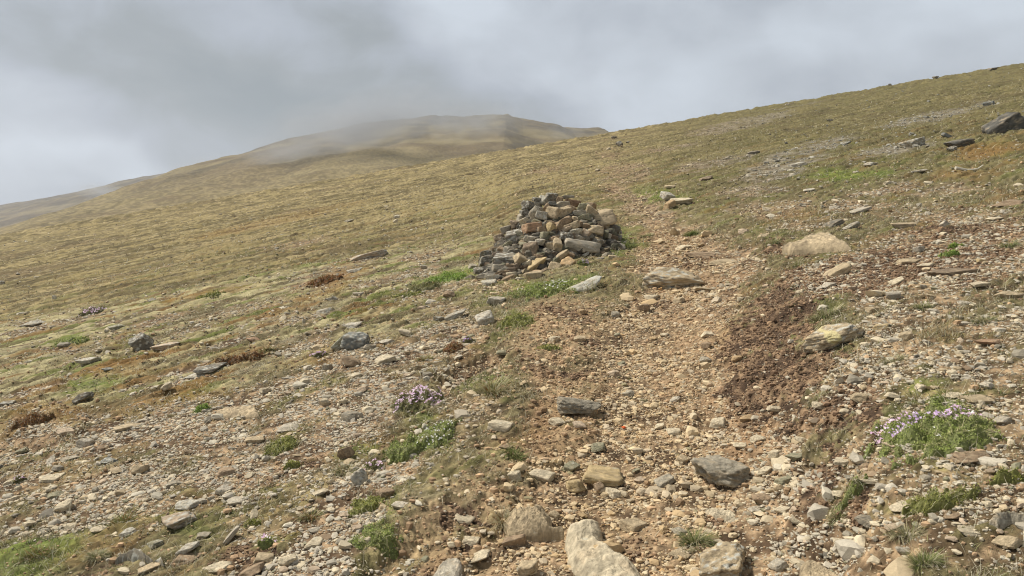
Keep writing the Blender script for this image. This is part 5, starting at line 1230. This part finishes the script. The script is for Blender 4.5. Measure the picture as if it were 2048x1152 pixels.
tuft(1790, 720, 110, 24, .05, 700, 'gsss', 'pale dry grass patch on gravel below the yellowish flat stone')

# bleached branch lying on the upper slope
def branch():
    pts = [(1911, 344), (1922, 346), (1934, 348), (1946, 347), (1956, 345), (1966, 339)]
    bm = bmesh.new(); rings = []
    P = [Vector(at(a, b)) + Vector((0, 0, .05)) for a, b in pts]
    y0 = P[0].y
    P = [Vector((p.x / p.y * y0, y0, p.z / p.y * y0)) for p in P]
    for i, p in enumerate(P):
        r = .024 - .003 * i
        rings.append([bm.verts.new(p + Vector((0, math.cos(k * math.pi / 4) * r, math.sin(k * math.pi / 4) * r))) for k in range(8)])
    for a, b in zip(rings, rings[1:]):
        for k in range(8): bm.faces.new((a[k], a[(k + 1) % 8], b[(k + 1) % 8], b[k]))
    bm.faces.new(rings[0]); bm.faces.new(rings[-1])
    me = bpy.data.meshes.new('branch'); bm.to_mesh(me); bm.free()
    a = me.color_attributes.new('Col', 'FLOAT_COLOR', 'POINT'); a.data.foreach_set('color', np.tile([.62, .57, .45, 1], len(me.vertices)))
    me.materials.append(MAT_ROCK)
    tag(obj('branch', me), 'thin bleached curved branch lying in grass below the low dark rock', 'branch')
branch()
# orange scrap
x, y, z = at(1247, 859)
V, f = rock_shape(2, np.random.default_rng(1), 8, 1)
tag(obj('orange_scrap', mesh_from('orange_scrap', V * np.array([.012, .012, .006]) + np.array([x, y, z + .012]), f, np.tile([.75, .16, .05], (len(V), 1)), MAT_PETAL)), 'tiny bright orange scrap lying on the gravel path', 'scrap')

# ------------------------------------------------------------------ air: even haze and the cloud wisps on the hill
def haze_box():
    me = bpy.data.meshes.new('haze'); bm = bmesh.new(); bmesh.ops.create_cube(bm, size=1.0)
    X0, X1, Y0, Y1, Z0, Z1 = -1400, 1400, -1400, 1400, HZ0, HZ1
    for v in bm.verts: v.co = ((v.co.x + .5) * (X1 - X0) + X0, (v.co.y + .5) * (Y1 - Y0) + Y0, (v.co.z + .5) * (Z1 - Z0) + Z0)
    bm.to_mesh(me); bm.free()
    m = bpy.data.materials.new('haze'); m.use_nodes = True; t = m.node_tree; t.nodes.clear()
    o_ = t.nodes.new('ShaderNodeOutputMaterial'); v = t.nodes.new('ShaderNodeVolumePrincipled')
    v.inputs['Color'].default_value = (.86, .91, 1.0, 1); v.inputs['Density'].default_value = HAZE; v.inputs['Anisotropy'].default_value = 0.2
    t.links.new(v.outputs[0], o_.inputs['Volume']); me.materials.append(m)
    tag(obj('haze', me), 'thin grey haze over the hills', 'haze', kind='stuff')
co = np.empty(len(GROUND.data.vertices) * 3, np.float32); GROUND.data.vertices.foreach_get('co', co); gzs = co[2::3]
HZ0, HZ1 = float(gzs.min()) - 1.0, max(float(gzs.max()), 0) + 2.0
print('ground z', HZ0, HZ1)
HAZE = 0.00028
haze_box()
def mist(px, py, wpx, hpx, Y, depth, dens, label, seed, tilt=0.0):
    """a bank of cloud clinging to the hill"""
    a, h = wpx / 2 * Y / F, hpx / 2 * Y / F
    me = bpy.data.meshes.new('mist'); bm = bmesh.new(); bmesh.ops.create_icosphere(bm, subdivisions=3, radius=1.0); bm.to_mesh(me); bm.free()
    m = bpy.data.materials.new('mist'); m.use_nodes = True; t = m.node_tree; t.nodes.clear(); ns, ls = t.nodes, t.links
    o_ = ns.new('ShaderNodeOutputMaterial'); v = ns.new('ShaderNodeVolumePrincipled'); v.inputs['Color'].default_value = (.56, .585, .62, 1); v.inputs['Anisotropy'].default_value = .3
    tcn = ns.new('ShaderNodeTexCoord')
    ln = ns.new('ShaderNodeVectorMath'); ln.operation = 'LENGTH'; ls.new(tcn.outputs['Object'], ln.inputs[0])
    nz = ns.new('ShaderNodeTexNoise'); nz.inputs['Scale'].default_value = 2.2; nz.inputs['Detail'].default_value = 4; nz.inputs['Roughness'].default_value = .6
    mp = ns.new('ShaderNodeMapping'); mp.inputs['Location'].default_value = (seed * 3.1, seed * 1.7, seed); mp.inputs['Scale'].default_value = (1.6, 1, .8); ls.new(tcn.outputs['Object'], mp.inputs[0]); ls.new(mp.outputs[0], nz.inputs['Vector'])
    def mt(op, p, q, clamp=False):
        n = ns.new('ShaderNodeMath'); n.operation = op; n.use_clamp = clamp
        for i, s in enumerate((p, q)):
            if isinstance(s, (int, float)): n.inputs[i].default_value = s
            else: ls.new(s, n.inputs[i])
        return n.outputs[0]
    fall = mt('SUBTRACT', 1.0, ln.outputs['Value'], True)
    d = mt('ADD', mt('MULTIPLY', mt('SUBTRACT', nz.outputs['Fac'], .50), 3.2), mt('MULTIPLY', fall, 1.5))
    d = mt('MULTIPLY', mt('MULTIPLY', mt('MAXIMUM', d, 0.0), fall), dens)
    ls.new(d, v.inputs['Density']); ls.new(v.outputs[0], o_.inputs['Volume']); me.materials.append(m)
    try: m.cycles.volume_step_rate = 1.0
    except Exception: pass
    o = obj('mist', me, loc=((px - 1024) / F * Y, Y, (576 - py) / F * Y)); o.scale = (a, depth, h); o.rotation_euler = (0, -math.radians(tilt), 0)
    tag(o, label, 'mist', kind='stuff')
mist(720, 248, 540, 120, 225, 30, .09, 'grey cloud bank lying over the shoulder of the hill', 1, 13)
mist(930, 240, 380, 76, 228, 28, .055, 'thin cloud trailing over the summit', 2, 2)
mist(560, 306, 240, 44, 232, 26, .035, 'ragged lower end of the cloud on the hill shoulder', 7, 16)
mist(215, 386, 90, 40, 520, 50, .045, 'small white wisp of cloud on the far ridge', 3, 8)
mist(420, 338, 230, 40, 500, 60, .018, 'pale mist over the saddle behind the hill', 4, 12)
mist(1130, 264, 170, 30, 300, 35, .02, 'faint mist on the crags at the end of the summit', 5, -5)
print('objects', len(bpy.data.objects))
for o in list(bpy.data.objects):
    if o.get('category') and not o.get('kind'): o['kind'] = 'thing'
